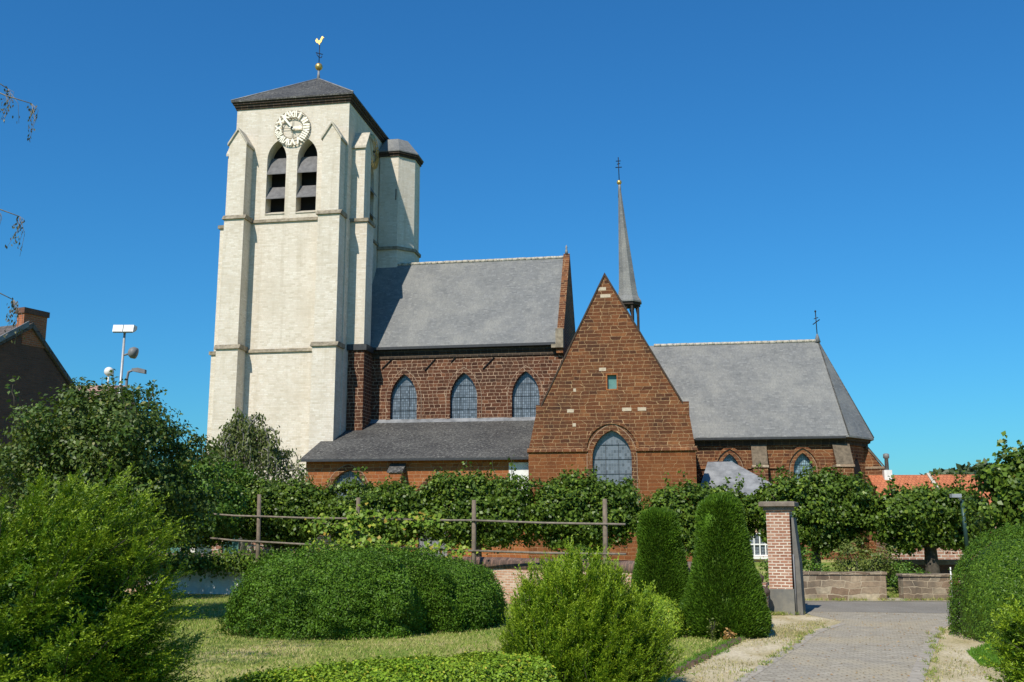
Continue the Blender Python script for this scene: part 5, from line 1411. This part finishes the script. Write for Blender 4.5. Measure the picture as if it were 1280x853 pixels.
lawn_area = [(-13, 33.5), (-9, 33), (-1.2, 30), (4, 26.3), (5.5, 23.4), (4.7, 21.0), (2.6, 16.4), (.5, 11.2), (-4, 8.5), (-10, 14)]
blades('grass', 230000, lawn_area, .05, 'blade')
blades('dry_grass', 40000, [(0.4, 11), (2.8, 16.75), (4.75, 21.1), (5.6, 23.6), (6.55, 26.3), (7.3, 26.2), (7.5, 24.5), (6.0, 21.5), (4.55, 18.34), (3.1, 15.26), (1.9, 11.2)], .045, 'straw', .012, (77, 2.2))
blades('dry_grass', 26000, [(4.6, 11.2), (6.1, 15.26), (7.2, 17.8), (9.5, 22.9), (10.6, 24.6), (12.4, 24.2), (9.5, 17), (7.2, 12.5), (6.2, 10)], .045, 'straw', .012, (78, 2.2))
blades('grass', 30000, [(7.55, 16.9), (8.1, 18.6), (9.3, 20.2), (10.2, 19), (8.8, 16)], .07, 'fresh_grass')
blades('grass', 60000, [(11.2, 31.5), (11.9, 31.5), (15, 36), (9, 36)], .09, 'blade', .02)
def tufts(line, n, mat, hgt):
    line = np.array(line); k = RNG.integers(0, len(line) - 1, n); t = RNG.random(n)[:, None]
    c = line[k] * (1 - t) + line[k + 1] * t + RNG.normal(size=(n, 2)) * .07
    m = 16; B = np.repeat(np.concatenate([c, np.full((n, 1), .01)], 1), m, 0) + RNG.normal(size=(n * m, 3)) * np.array([.03, .03, 0])
    A = unit(np.array([0, 0, 1.0]) + RNG.normal(size=(n * m, 3)) * np.array([.6, .6, .1])); s_ = hgt * (.4 + RNG.random(n * m))
    tag(leaf_object('grass', leaf_arrays(B, A, unit(RNG.normal(size=(n * m, 3)) * np.array([1, 1, .1])), s_, .012), M[mat]), kind='stuff')
tufts([(2.0, 11.0), (3.25, 15.26), (4.65, 18.34), (5.45, 20.1), (6.15, 21.7), (7.1, 23.3)], 60, 'blade', .06)
tufts([(4.5, 11.2), (6.0, 15.26), (7.15, 17.8), (8.3, 20.4), (9.45, 22.9)], 60, 'blade', .07)
tufts([(2.5, 16.2), (4.72, 21.15)], 130, 'fresh_grass', .09)
tufts([(6.3, 26.1), (7.3, 26.2)], 40, 'blade', .1); tufts([(8.6, 30.9), (13.2, 30.9)], 60, 'blade', .1)
n = 900; c = np.stack([1.5 + 9 * RNG.random(n), 12 + 15 * RNG.random(n), np.full(n, .02)], 1)
c = c[np.abs(c[:, 0] - (c[:, 1] - 15.26) * .42 - 4.6) < 2.6]
tag(leaf_object('litter', leaf_arrays(c, unit(rdir(len(c)) * np.array([1, 1, .15])), unit(rdir(len(c)) * .35 + np.array([0, 0, 1])), .05, .03), M['dry_flower']), kind='stuff')
n = 26000
P = np.stack([48 + 60 * RNG.random(n), 150 + 30 * RNG.random(n), np.zeros(n)], 1)
P[:, 2] = RNG.random(n) ** .5 * (7.3 + 3.6 * np.clip((P[:, 0] - 54) / 22, 0, 1) + .8 * lump(P * .12, 5, 3.0))
o = leaf_object('far_wood', scatter_leaves(P, rdir(n), 1.1, .8, .5, .8), M['far_leaf']); tag(o, 'olive green wood on the rise beyond the red roof', 'wood', None, 'stuff')
